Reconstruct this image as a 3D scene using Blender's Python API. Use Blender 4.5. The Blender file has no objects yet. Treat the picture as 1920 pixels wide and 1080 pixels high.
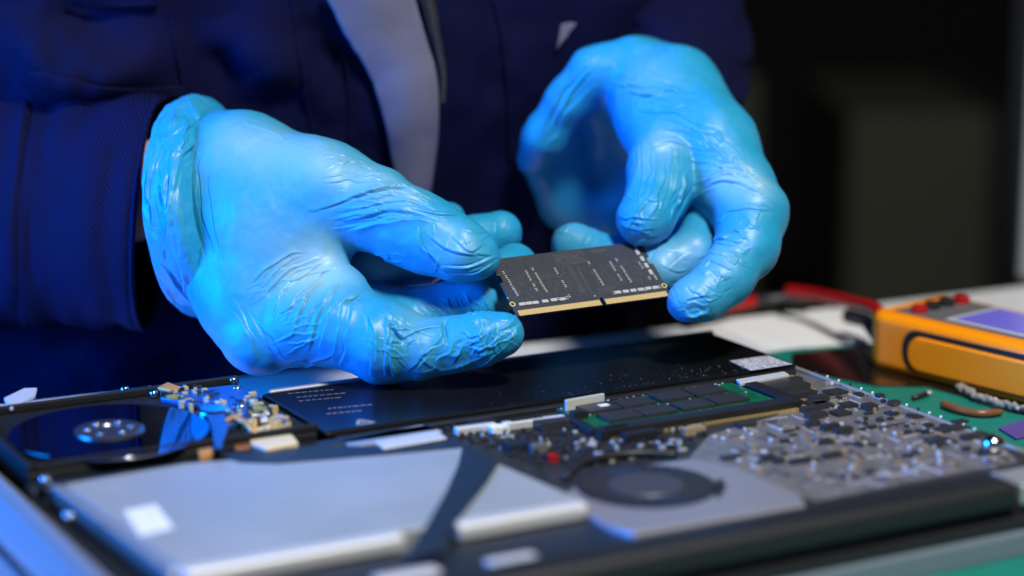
import bpy, bmesh, math, random
import numpy as np
from mathutils import Vector, Matrix, noise
from mathutils.bvhtree import BVHTree

random.seed(7); rng = np.random.default_rng(7)
C = bpy.context.scene.collection
SC = bpy.context.scene
S = 0.01            # the layout below is written in centimetres
ZT = 2.7            # height of the laptop rim above the table top, cm

# ------------------------------------------------------------------ camera
FPX = 4000.0; PITCH = 0.21465; YAW = 0.50254
CAM = np.array([-8.7, -87.9, 20.8])
AR = np.array([1.0, 0, 0]); AF = np.array([0, math.cos(PITCH), -math.sin(PITCH)]); AU = np.array([0, math.sin(PITCH), math.cos(PITCH)])
cd = bpy.data.cameras.new('camera'); cam = bpy.data.objects.new('camera', cd); C.objects.link(cam); SC.camera = cam
cd.sensor_width = 36.0; cd.lens = FPX / 1920 * 36.0
cd.clip_start = 0.05; cd.clip_end = 60.0
cam.location = (CAM[0]*S, CAM[1]*S, (CAM[2]+ZT)*S)
cam.rotation_euler = (math.pi/2 - PITCH, 0, 0)
cd.dof.use_dof = True; cd.dof.focus_distance = 0.814; cd.dof.aperture_fstop = 3.6; cd.dof.aperture_blades = 9
# ------------------------------------------------------------------ world + lamps
w = bpy.data.worlds.new('World'); SC.world = w; w.use_nodes = True
w.node_tree.nodes['Background'].inputs[0].default_value = (0.5, 0.5, 0.5, 1)
w.node_tree.nodes['Background'].inputs[1].default_value = 0.003
SC.view_settings.view_transform = 'Standard'
try: SC.view_settings.look = 'None'
except Exception: pass
SC.view_settings.exposure = 0.0; SC.view_settings.gamma = 1.0; SC.view_settings.use_curve_mapping = False
SC.cycles.use_denoising = True
SC.cycles.max_bounces = 8

def area(name, loc, target, size, power, color, sy=None, spread=180):
    l = bpy.data.lights.new(name, 'AREA'); l.energy = power; l.color = color; l.shape = 'RECTANGLE' if sy else 'SQUARE'; l.size = size*S; l.spread = math.radians(spread)
    if sy: l.size_y = sy*S
    o = bpy.data.objects.new(name, l); C.objects.link(o)
    a = Vector((loc[0]*S, loc[1]*S, (loc[2]+ZT)*S)); b = Vector((target[0]*S, target[1]*S, (target[2]+ZT)*S))
    o.location = a; o.rotation_euler = (b-a).to_track_quat('-Z', 'Y').to_euler()
    return o
area('key_lamp', (19, -70, 99), (-6, -8, 2), 18, 19.0, (1.0, 1.0, 0.95))
area('blue_lamp', (-92, -26, 16), (-34, -10, 1), 50, 4.4, (0.0, 0.22, 1.0), spread=56)

# ------------------------------------------------------------------ helpers
def ray(px, py): return AR*(px-960)/FPX + AU*(540-py)/FPX + AF
def P(px, py, d): return CAM + ray(px, py)*d           # point seen at a photo pixel, d cm from the lens
def PZ(px, py, z):                                      # the same, on a level plane
    r = ray(px, py); return CAM + r*((z-CAM[2])/r[2])
ca, sa = math.cos(YAW), math.sin(YAW)
def L(u, v, z=0.0): return np.array([-ca*u + sa*v, -sa*u - ca*v, z])   # laptop frame: u to the left, v to the camera
def UV(px, py, z):
    q = PZ(px, py, z); return (-ca*q[0]-sa*q[1], sa*q[0]-ca*q[1])

def tag(o, label=None, cat=None, group=None, kind=None):
    if label: o['label'] = label
    if cat: o['category'] = cat
    if group: o['group'] = group
    if kind: o['kind'] = kind
    return o
ROOT = {}
def thing(name, base, label, cat, group=None):
    o = bpy.data.objects.new(name, None); C.objects.link(o); o.empty_display_size = 0.02
    o.location = (base[0]*S, base[1]*S, (base[2]+ZT)*S); ROOT[o.name] = Vector(o.location)
    return tag(o, label, cat, group)
def root_of(o):
    while o.parent: o = o.parent
    return o

class MB:
    def __init__(s): s.v = []; s.f = []
    def add(s, vs, fs):
        n = len(s.v); s.v += [tuple(float(c) for c in q) for q in vs]; s.f += [tuple(i+n for i in f) for f in fs]; return s
    def prism(s, bot, top):
        n = len(bot); fs = [tuple(range(n))[::-1], tuple(range(n, 2*n))] + [(i, (i+1) % n, n+(i+1) % n, n+i) for i in range(n)]
        return s.add(list(bot)+list(top), fs)
    def lbox(s, u0, u1, v0, v1, z0, z1):
        q = [(u0, v0), (u1, v0), (u1, v1), (u0, v1)]
        return s.prism([L(a, b, z0) for a, b in q], [L(a, b, z1) for a, b in q])
    def lpoly(s, pts, z0, z1):
        A = sum(pts[i][0]*pts[(i+1) % len(pts)][1]-pts[(i+1) % len(pts)][0]*pts[i][1] for i in range(len(pts)))
        if A < 0: pts = pts[::-1]
        return s.prism([L(a, b, z0) for a, b in pts], [L(a, b, z1) for a, b in pts])
    def wpoly(s, pts, z0, z1):
        A = sum(pts[i][0]*pts[(i+1) % len(pts)][1]-pts[(i+1) % len(pts)][0]*pts[i][1] for i in range(len(pts)))
        if A < 0: pts = pts[::-1]
        return s.prism([(a[0], a[1], z0) for a in pts], [(a[0], a[1], z1) for a in pts])
    def lathe(s, c, prof, n=32, ax=None, lap=False):
        # profile [(r, h)] about the vertical through c
        vs = []; fs = []
        for r, h in prof:
            for k in range(n):
                t = 2*math.pi*k/n; vs.append((c[0]+r*math.cos(t), c[1]+r*math.sin(t), c[2]+h))
        m = len(prof)
        for j in range(m-1):
            for k in range(n): fs.append((j*n+k, j*n+(k+1) % n, (j+1)*n+(k+1) % n, (j+1)*n+k))
        fs.append(tuple(range(n))[::-1]); fs.append(tuple(range((m-1)*n, m*n)))
        return s.add(vs, fs)
    def tube(s, pts, r, n=10, cap=True):
        pts = [np.array(p, float) for p in pts]; m = len(pts); rs = r if hasattr(r, '__len__') else [r]*m
        vs = []; fs = []; up = np.array([0.13, 0.2, 1.0])
        for i, p in enumerate(pts):
            t = pts[min(i+1, m-1)]-pts[max(i-1, 0)]; t /= np.linalg.norm(t)+1e-12
            a = np.cross(t, up); a /= np.linalg.norm(a)+1e-12; b = np.cross(a, t)
            for k in range(n):
                th = 2*math.pi*k/n; vs.append(p+rs[i]*(a*math.cos(th)+b*math.sin(th)))
        for i in range(m-1):
            for k in range(n): fs.append((i*n+k, (i+1)*n+k, (i+1)*n+(k+1) % n, i*n+(k+1) % n))
        if cap: fs.append(tuple(range(n))); fs.append(tuple(range((m-1)*n, m*n))[::-1])
        return s.add(vs, fs)
def mesh_of(name, mb, off=(0, 0, 0), smooth=False):
    me = bpy.data.meshes.new(name)
    me.from_pydata([(x*S-off[0], y*S-off[1], (z+ZT)*S-off[2]) for x, y, z in mb.v], [], mb.f)
    bm = bmesh.new(); bm.from_mesh(me); bmesh.ops.recalc_face_normals(bm, faces=bm.faces); bm.to_mesh(me); bm.free()
    me.polygons.foreach_set('use_smooth', [smooth]*len(me.polygons)); me.update()
    return me
def obj(name, mb, mat, parent=None, bevel=0.0, smooth=False, seg=2, label=None):
    if parent is not None: off = ROOT[root_of(parent).name]
    else:
        a = np.array(mb.v); lo = a.min(0); hi = a.max(0); off = Vector((float(lo[0]+hi[0])/2*S, float(lo[1]+hi[1])/2*S, (float(lo[2])+ZT)*S))
    me = mesh_of(name, mb, off, smooth); me.materials.append(mat)
    o = bpy.data.objects.new(name, me); C.objects.link(o)
    if parent is not None: o.parent = parent
    else: o.location = off; ROOT[o.name] = Vector(off)
    if bevel:
        b = o.modifiers.new('bevel', 'BEVEL'); b.width = bevel*S; b.segments = seg; b.limit_method = 'ANGLE'; b.angle_limit = math.radians(40)
        me.polygons.foreach_set('use_smooth', [True]*len(me.polygons))
        wn = o.modifiers.new('wn', 'WEIGHTED_NORMAL'); wn.keep_sharp = True
    if label: o['label'] = label
    return o
def inst(name, me, loc, rotz, parent, scale=(1, 1, 1)):   # a repeat sharing mesh data; loc in cm
    o = bpy.data.objects.new(name, me); C.objects.link(o); o.parent = parent
    off = ROOT[root_of(parent).name]
    o.location = (loc[0]*S-off[0], loc[1]*S-off[1], (loc[2]+ZT)*S-off[2]); o.rotation_euler = (0, 0, rotz); o.scale = scale
    return o
def lmesh(name, w_, d_, h_, mat, bevel=0.02, extra=None):  # small box mesh around its own base centre
    me = bpy.data.meshes.new(name); bm = bmesh.new()
    bmesh.ops.create_cube(bm, size=1.0)
    for v in bm.verts: v.co = Vector((v.co.x*w_*S, v.co.y*d_*S, (v.co.z+0.5)*h_*S))
    if bevel: bmesh.ops.bevel(bm, geom=[e for e in bm.edges], offset=bevel*S, segments=2, affect='EDGES')
    bm.to_mesh(me); bm.free(); me.materials.append(mat)
    if extra:
        extra(me)
    return me

def mat(name, col, rough=0.5, metal=0.0, spec=0.5, bump=None, var=None, coat=0.0, emit=None, sss=None, sheen=0.0, aniso=None):
    m = bpy.data.materials.new(name); m.use_nodes = True; nt = m.node_tree; b = nt.nodes['Principled BSDF']
    b.inputs['Base Color'].default_value = (*col, 1); b.inputs['Roughness'].default_value = rough; b.inputs['Metallic'].default_value = metal
    b.inputs['Specular IOR Level'].default_value = spec; b.inputs['Coat Weight'].default_value = coat; b.inputs['Coat Roughness'].default_value = 0.08
    b.inputs['Sheen Weight'].default_value = sheen
    tc = nt.nodes.new('ShaderNodeTexCoord')
    if var:   # (scale, other colour, amount)
        n = nt.nodes.new('ShaderNodeTexNoise'); n.inputs['Scale'].default_value = var[0]; n.inputs['Detail'].default_value = 6
        nt.links.new(tc.outputs['Object'], n.inputs['Vector'])
        r = nt.nodes.new('ShaderNodeValToRGB'); r.color_ramp.elements[0].position = 0.38; r.color_ramp.elements[1].position = 0.66
        r.color_ramp.elements[0].color = (*col, 1); r.color_ramp.elements[1].color = (*var[1], 1)
        nt.links.new(n.outputs['Fac'], r.inputs['Fac']); nt.links.new(r.outputs['Color'], b.inputs['Base Color'])
    if bump:  # (scale, strength, distance cm)
        n2 = nt.nodes.new('ShaderNodeTexNoise'); n2.inputs['Scale'].default_value = bump[0]; n2.inputs['Detail'].default_value = 5
        nt.links.new(tc.outputs['Object'], n2.inputs['Vector'])
        bp = nt.nodes.new('ShaderNodeBump'); bp.inputs['Strength'].default_value = bump[1]; bp.inputs['Distance'].default_value = bump[2]*S
        nt.links.new(n2.outputs['Fac'], bp.inputs['Height']); nt.links.new(bp.outputs['Normal'], b.inputs['Normal'])
        rr = nt.nodes.new('ShaderNodeMapRange'); rr.inputs['To Min'].default_value = max(0.02, rough-0.08); rr.inputs['To Max'].default_value = min(1, rough+0.1)
        nt.links.new(n2.outputs['Fac'], rr.inputs['Value']); nt.links.new(rr.outputs['Result'], b.inputs['Roughness'])
    if emit: b.inputs['Emission Color'].default_value = (*emit[0], 1); b.inputs['Emission Strength'].default_value = emit[1]
    if sss: b.inputs['Subsurface Weight'].default_value = sss[0]; b.inputs['Subsurface Radius'].default_value = sss[1]; b.inputs['Subsurface Scale'].default_value = sss[2]*S
    return m

M = {}
M['white_table'] = mat('white_laminate', (0.72, 0.72, 0.74), 0.35, bump=(60, 0.05, 0.02))
M['green'] = mat('green_rubber', (0.0, 0.16, 0.125), 0.6, var=(40, (0.0, 0.19, 0.15), 1), bump=(900, 0.25, 0.02))
M['alu'] = mat('anodised_aluminium', (0.62, 0.64, 0.66), 0.36, 0.75, bump=(1500, 0.1, 0.005))
M['drive_metal'] = mat('drive_steel', (0.44, 0.48, 0.50), 0.44, 0.5, var=(30, (0.50, 0.53, 0.55), 1), bump=(900, 0.12, 0.01))
M['edge_metal'] = mat('edge_aluminium', (0.17, 0.22, 0.27), 0.38, 0.2, bump=(1500, 0.1, 0.005))
M['lip'] = mat('bright_steel', (0.72, 0.72, 0.74), 0.42, 0.4)
M['black'] = mat('black_plastic', (0.012, 0.012, 0.014), 0.45, bump=(700, 0.15, 0.01))
M['inner'] = mat('dark_chassis', (0.009, 0.010, 0.013), 0.62, 0.0, spec=0.25, bump=(300, 0.15, 0.02))
M['battery'] = mat('battery_black', (0.005, 0.005, 0.006), 0.24, bump=(30, 0.03, 0.02), spec=0.35)
M['tape'] = mat('black_tape', (0.012, 0.018, 0.03), 0.42, bump=(260, 0.2, 0.02))
M['ink'] = mat('white_ink', (0.27, 0.28, 0.30), 0.6)
M['sticker'] = mat('white_sticker', (0.82, 0.82, 0.82), 0.5, var=(500, (0.6, 0.6, 0.62), 1))
M['grey_sticker'] = mat('speckled_sticker', (0.2, 0.2, 0.24), 0.5, var=(900, (0.66, 0.66, 0.72), 1))
M['pcb_grey'] = mat('logic_board_lacquer', (0.20, 0.185, 0.19), 0.32, 0.45, var=(160, (0.27, 0.25, 0.258), 1), bump=(1600, 0.2, 0.01))
M['pcb_dark'] = mat('dark_board', (0.018, 0.019, 0.022), 0.4, 0.1, var=(300, (0.04, 0.04, 0.045), 1), bump=(1200, 0.4, 0.02))
M['pcb_green'] = mat('green_board', (0.003, 0.075, 0.036), 0.35, var=(350, (0.006, 0.12, 0.055), 1), bump=(900, 0.3, 0.01))
M['chip'] = mat('chip_black', (0.030, 0.030, 0.033), 0.34, bump=(900, 0.1, 0.01))
M['solder'] = mat('solder', (0.78, 0.76, 0.72), 0.34, 0.55)
M['cap_tan'] = mat('ceramic_tan', (0.30, 0.22, 0.14), 0.4)
M['cap_dark'] = mat('ceramic_dark', (0.12, 0.09, 0.06), 0.4)
M['rim'] = mat('rim_aluminium', (0.42, 0.43, 0.45), 0.42, 0.6, bump=(1500, 0.1, 0.005))
M['gold'] = mat('gold', (0.86, 0.62, 0.26), 0.42, 0.45)
M['steel'] = mat('steel', (0.7, 0.7, 0.72), 0.18, 1.0)
M['clamp'] = mat('clamp_steel', (0.25, 0.26, 0.28), 0.3, 0.9)
M['platter'] = mat('platter_mirror', (0.30, 0.32, 0.36), 0.05, 1.0)
M['metal_blue_sheen'] = mat('blue_reflection_metal', (0.03, 0.12, 0.34), 0.3, 0.6, bump=(150, 0.15, 0.03))  # bare metal; the blue it would reflect is put into its base colour
M['copper'] = mat('copper_flex', (0.62, 0.30, 0.09), 0.4, 0.3)
M['olive'] = mat('olive_disc', (0.24, 0.24, 0.05), 0.5)
M['cream'] = mat('cream_plastic', (0.68, 0.57, 0.40), 0.45)
M['brown'] = mat('brown_flex', (0.20, 0.07, 0.025), 0.35)
M['clear'] = mat('cloudy_plastic', (0.45, 0.47, 0.44), 0.3)
M['fan'] = mat('fan_cover', (0.33, 0.315, 0.35), 0.4, 0.5, bump=(400, 0.1, 0.01))
M['fan_hub'] = mat('fan_hub', (0.055, 0.053, 0.062), 0.45, 0.2)
M['fan_dark'] = mat('fan_rotor', (0.05, 0.05, 0.055), 0.35)
M['orange'] = mat('orange_rubber', (0.95, 0.29, 0.0), 0.42, bump=(1200, 0.12, 0.01))
M['red'] = mat('red_rubber', (0.36, 0.005, 0.006), 0.42)
M['screen'] = mat('lcd', (0.10, 0.10, 0.20), 0.12, coat=0.6)
M['lcd_glow'] = mat('lcd_lit', (0.1, 0.09, 0.3), 0.2, emit=((0.12, 0.10, 0.62), 0.55))
M['meter_grey'] = mat('meter_face', (0.12, 0.12, 0.13), 0.45)
M['paper'] = mat('paper', (0.78, 0.77, 0.76), 0.7, bump=(90, 0.1, 0.02))
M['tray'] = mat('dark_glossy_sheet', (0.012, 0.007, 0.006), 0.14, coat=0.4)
M['wall'] = mat('dark_wall', (0.010, 0.011, 0.012), 0.9)
M['cab'] = mat('olive_grey_panel', (0.06, 0.06, 0.045), 0.8, var=(6, (0.05, 0.05, 0.038), 1))
M['case_grey'] = mat('grey_plastic', (0.36, 0.38, 0.43), 0.5)
M['twist'] = mat('cloudy_twist', (0.28, 0.25, 0.22), 0.35)
M['purple'] = mat('purple_plastic', (0.07, 0.05, 0.25), 0.4)
M['skin'] = mat('skin', (0.50, 0.27, 0.18), 0.5, sss=(0.15, (1, .3, .15), 0.4))
M['board_black'] = mat('module_solder_mask', (0.034, 0.039, 0.049), 0.36, var=(900, (0.046, 0.051, 0.062), 1), bump=(1800, 0.3, 0.005))
M['trace'] = mat('module_trace', (0.085, 0.09, 0.1), 0.4)
M['meter_print'] = mat('meter_bezel', (0.5, 0.5, 0.52), 0.4)

def twill(name, c1, c2, rough=0.85, sc=290, bs=0.6):
    m = mat(name, c1, rough, spec=0.12); nt = m.node_tree; b = nt.nodes['Principled BSDF']
    tc = nt.nodes.new('ShaderNodeTexCoord')
    wv = nt.nodes.new('ShaderNodeTexWave'); wv.wave_type = 'BANDS'; wv.bands_direction = 'DIAGONAL'; wv.inputs['Scale'].default_value = sc; wv.inputs['Distortion'].default_value = 0.8; wv.inputs['Detail'].default_value = 2
    mp = nt.nodes.new('ShaderNodeMapping'); mp.inputs['Scale'].default_value = (1, 0, 0.8); nt.links.new(tc.outputs['Object'], mp.inputs['Vector']); nt.links.new(mp.outputs['Vector'], wv.inputs['Vector'])
    n = nt.nodes.new('ShaderNodeTexNoise'); n.inputs['Scale'].default_value = 35; n.inputs['Detail'].default_value = 8; nt.links.new(tc.outputs['Object'], n.inputs['Vector'])
    mx = nt.nodes.new('ShaderNodeMix'); mx.data_type = 'RGBA'; mx.inputs['A'].default_value = (*c1, 1); mx.inputs['B'].default_value = (*c2, 1)
    ma = nt.nodes.new('ShaderNodeMath'); ma.operation = 'MULTIPLY'; nt.links.new(wv.outputs['Fac'], ma.inputs[0]); nt.links.new(n.outputs['Fac'], ma.inputs[1])
    nt.links.new(ma.outputs[0], mx.inputs['Factor']); nt.links.new(mx.outputs['Result'], b.inputs['Base Color'])
    ad = nt.nodes.new('ShaderNodeMath'); ad.operation = 'ADD'; nt.links.new(wv.outputs['Fac'], ad.inputs[0]); nt.links.new(n.outputs['Fac'], ad.inputs[1])
    bp = nt.nodes.new('ShaderNodeBump'); bp.inputs['Strength'].default_value = bs; bp.inputs['Distance'].default_value = 0.04*S
    nt.links.new(ad.outputs[0], bp.inputs['Height']); nt.links.new(bp.outputs['Normal'], b.inputs['Normal'])
    return m
M['navy'] = twill('navy_twill', (0.0010, 0.0018, 0.016), (0.004, 0.0055, 0.066))
M['lavender'] = twill('grey_lavender_twill', (0.11, 0.11, 0.17), (0.20, 0.20, 0.28), 0.85, 520, 0.25)

def glove_material():
    m = mat('nitrile', (0.02, 0.34, 0.74), 0.44, spec=0.48); nt = m.node_tree; b = nt.nodes['Principled BSDF']
    at = nt.nodes.new('ShaderNodeAttribute'); at.attribute_name = 'stretch'; at.attribute_type = 'GEOMETRY'
    tc = nt.nodes.new('ShaderNodeTexCoord')
    n = nt.nodes.new('ShaderNodeTexNoise'); n.inputs['Scale'].default_value = 420; n.inputs['Detail'].default_value = 4; nt.links.new(tc.outputs['Object'], n.inputs['Vector'])
    n3 = nt.nodes.new('ShaderNodeTexNoise'); n3.inputs['Scale'].default_value = 45; n3.inputs['Detail'].default_value = 5; nt.links.new(tc.outputs['Object'], n3.inputs['Vector'])
    a1 = nt.nodes.new('ShaderNodeMath'); a1.operation = 'MULTIPLY_ADD'; a1.inputs[1].default_value = 0.55; a1.inputs[2].default_value = -0.27; nt.links.new(n.outputs['Fac'], a1.inputs[0])
    a2 = nt.nodes.new('ShaderNodeMath'); a2.operation = 'MULTIPLY_ADD'; a2.inputs[1].default_value = 0.5; nt.links.new(n3.outputs['Fac'], a2.inputs[0]); nt.links.new(a1.outputs[0], a2.inputs[2])
    a3 = nt.nodes.new('ShaderNodeMath'); a3.operation = 'MULTIPLY_ADD'; a3.use_clamp = True; nt.links.new(at.outputs['Fac'], a3.inputs[0]); a3.inputs[1].default_value = 1.0
    a4 = nt.nodes.new('ShaderNodeMath'); a4.operation = 'SUBTRACT'; nt.links.new(a2.outputs[0], a4.inputs[0]); a4.inputs[1].default_value = 0.22
    a5 = nt.nodes.new('ShaderNodeMath'); a5.operation = 'MULTIPLY'; nt.links.new(a4.outputs[0], a5.inputs[0]); a5.inputs[1].default_value = 0.45
    nt.links.new(a5.outputs[0], a3.inputs[2])
    mx = nt.nodes.new('ShaderNodeMix'); mx.data_type = 'RGBA'; mx.inputs['A'].default_value = (0.012, 0.275, 0.49, 1); mx.inputs['B'].default_value = (0.24, 0.44, 0.55, 1)
    nt.links.new(a3.outputs[0], mx.inputs['Factor']); nt.links.new(mx.outputs['Result'], b.inputs['Base Color'])
    # fine crinkle
    mp = nt.nodes.new('ShaderNodeMapping'); mp.inputs['Scale'].default_value = (1, 1, 1.6); nt.links.new(tc.outputs['Object'], mp.inputs['Vector'])
    n2 = nt.nodes.new('ShaderNodeTexNoise'); n2.inputs['Scale'].default_value = 130; n2.inputs['Detail'].default_value = 5; n2.inputs['Distortion'].default_value = 0.8
    try: n2.noise_type = 'RIDGED_MULTIFRACTAL'
    except Exception: pass
    nt.links.new(mp.outputs['Vector'], n2.inputs['Vector'])
    bp = nt.nodes.new('ShaderNodeBump'); bp.inputs['Strength'].default_value = 0.22; bp.inputs['Distance'].default_value = 0.025*S
    nt.links.new(n2.outputs['Fac'], bp.inputs['Height']); nt.links.new(bp.outputs['Normal'], b.inputs['Normal'])
    b.inputs['Subsurface Weight'].default_value = 0.10; b.inputs['Subsurface Radius'].default_value = (0.2, 0.6, 1.0); b.inputs['Subsurface Scale'].default_value = 0.15*S
    return m
M['glove'] = glove_material()

# ------------------------------------------------------------------ implicit surfaces (hands, body)
def cone_dist(X, a, b, ra, rb):
    ab = b-a; l2 = float(ab@ab)+1e-9
    t = np.clip(((X-a)@ab)/l2, 0, 1)
    return np.linalg.norm(X-(a+t[..., None]*ab), axis=-1) - (ra+(rb-ra)*t)
def smin(a, b, k):
    h = np.clip(0.5+0.5*(b-a)/k, 0, 1); return b+(a-b)*h-k*h*(1-h)
class Field:
    def __init__(s, lo, hi, h):
        s.lo = np.array(lo, np.float32); s.h = h; s.n = np.ceil((np.array(hi)-np.array(lo))/h).astype(int)+1
    def empty(s): return np.full(tuple(s.n), 9.0, np.float32)
    def cone(s, vol, a, b, ra, rb, k):
        a = np.array(a, np.float32); b = np.array(b, np.float32); m = max(ra, rb)+k+3*s.h
        i0 = np.maximum(np.floor((np.minimum(a, b)-m-s.lo)/s.h).astype(int), 0); i1 = np.minimum(np.ceil((np.maximum(a, b)+m-s.lo)/s.h).astype(int)+1, s.n)
        if (i1 <= i0).any(): return
        g = np.stack(np.meshgrid(*[np.arange(i0[j], i1[j], dtype=np.float32)*s.h+s.lo[j] for j in range(3)], indexing='ij'), -1)
        d = cone_dist(g, a, b, ra, rb).astype(np.float32)
        sl = tuple(slice(i0[j], i1[j]) for j in range(3))
        vol[sl] = smin(vol[sl], d, k) if k > 0 else np.minimum(vol[sl], d)
    def nets(s, vol):
        sg = vol < 0; n = np.array(vol.shape)-1
        cnt = np.zeros(n, np.float32); acc = np.zeros((*n, 3), np.float32)
        def sub(o): return vol[o[0]:o[0]+n[0], o[1]:o[1]+n[1], o[2]:o[2]+n[2]]
        for ax in range(3):
            oth = [j for j in range(3) if j != ax]
            for p in (0, 1):
                for q in (0, 1):
                    o = [0, 0, 0]; o[oth[0]] = p; o[oth[1]] = q; o2 = list(o); o2[ax] = 1
                    A = sub(o); B = sub(o2); c = (A < 0) != (B < 0); den = A-B
                    t = np.where(c, A/np.where(np.abs(den) < 1e-9, 1e-9, den), 0); cnt += c
                    pos = np.zeros((*n, 3), np.float32); pos[..., oth[0]] = p; pos[..., oth[1]] = q; pos[..., ax] = t
                    acc += pos*c[..., None]
        msk = cnt > 0; idx = np.full(tuple(n), -1, np.int64); idx[msk] = np.arange(msk.sum())
        ii = np.argwhere(msk); V = (ii+acc[msk]/cnt[msk][:, None])*s.h+s.lo
        F = []
        for ax in range(3):
            oth = [(ax+1) % 3, (ax+2) % 3]
            A = sg; sl0 = [slice(1, n[j]) for j in range(3)]; sl1 = [slice(1, n[j]) for j in range(3)]
            sl0[ax] = slice(0, n[ax]); sl1[ax] = slice(1, n[ax]+1)
            a = A[tuple(sl0)]; b = A[tuple(sl1)]; e = np.argwhere(a != b); flip = a[tuple(e.T)]
            base = e.copy(); 
            for j in oth: base[:, j] += 1
            q = []
            for p0, p1 in ((0, 0), (1, 0), (1, 1), (0, 1)):
                c = base.copy(); c[:, oth[0]] -= p0; c[:, oth[1]] -= p1; q.append(idx[tuple(c.T)])
            q = np.stack(q, 1); q[~flip] = q[~flip][:, ::-1]
            F.append(q)
        return V, np.concatenate(F)
def chain(fld, vol, pts, k):
    for a, b in zip(pts[:-1], pts[1:]):
        fld.cone(vol, P(*a[:3]), P(*b[:3]), a[3]*a[2]/FPX, b[3]*b[2]/FPX, k)
def np_mesh(V, F, name):
    me = bpy.data.meshes.new(name); me.vertices.add(len(V)); me.vertices.foreach_set('co', np.asarray(V, np.float32).ravel())
    me.loops.add(F.size); me.loops.foreach_set('vertex_index', F.ravel().astype(np.int32))
    me.polygons.add(len(F)); me.polygons.foreach_set('loop_start', np.arange(0, F.size, 4, dtype=np.int32))
    me.update(calc_edges=True); me.validate(); return me
def refine(me, levels=1, smooth_it=4):
    o = bpy.data.objects.new('tmp', me); C.objects.link(o)
    s = o.modifiers.new('s', 'SMOOTH'); s.iterations = smooth_it; s.factor = 0.5
    if levels: m = o.modifiers.new('m', 'SUBSURF'); m.levels = levels; m.render_levels = levels
    dg = bpy.context.evaluated_depsgraph_get(); dg.update(); r = bpy.data.meshes.new_from_object(o.evaluated_get(dg))
    bpy.data.objects.remove(o); bpy.data.meshes.remove(me); return r
def get_co(me):
    a = np.empty(len(me.vertices)*3, np.float32); me.vertices.foreach_get('co', a); return a.reshape(-1, 3)
def get_no(me):
    a = np.empty(len(me.vertices)*3, np.float32); me.vertices.foreach_get('normal', a); return a.reshape(-1, 3)
def spline(pts, n):
    pts = np.array(pts, float)
    if len(pts) == 2: t = np.linspace(0, 1, n)[:, None]; return pts[0]*(1-t)+pts[1]*t
    Q = np.vstack([2*pts[0]-pts[1], pts, 2*pts[-1]-pts[-2]]); out = []
    for s in np.linspace(0, len(pts)-1-1e-6, n):
        i = int(s); t = s-i; p0, p1, p2, p3 = Q[i:i+4]
        out.append(0.5*((2*p1)+(-p0+p2)*t+(2*p0-5*p1+4*p2-p3)*t*t+(-p0+3*p1-3*p2+p3)*t**3))
    return np.array(out)
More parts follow.
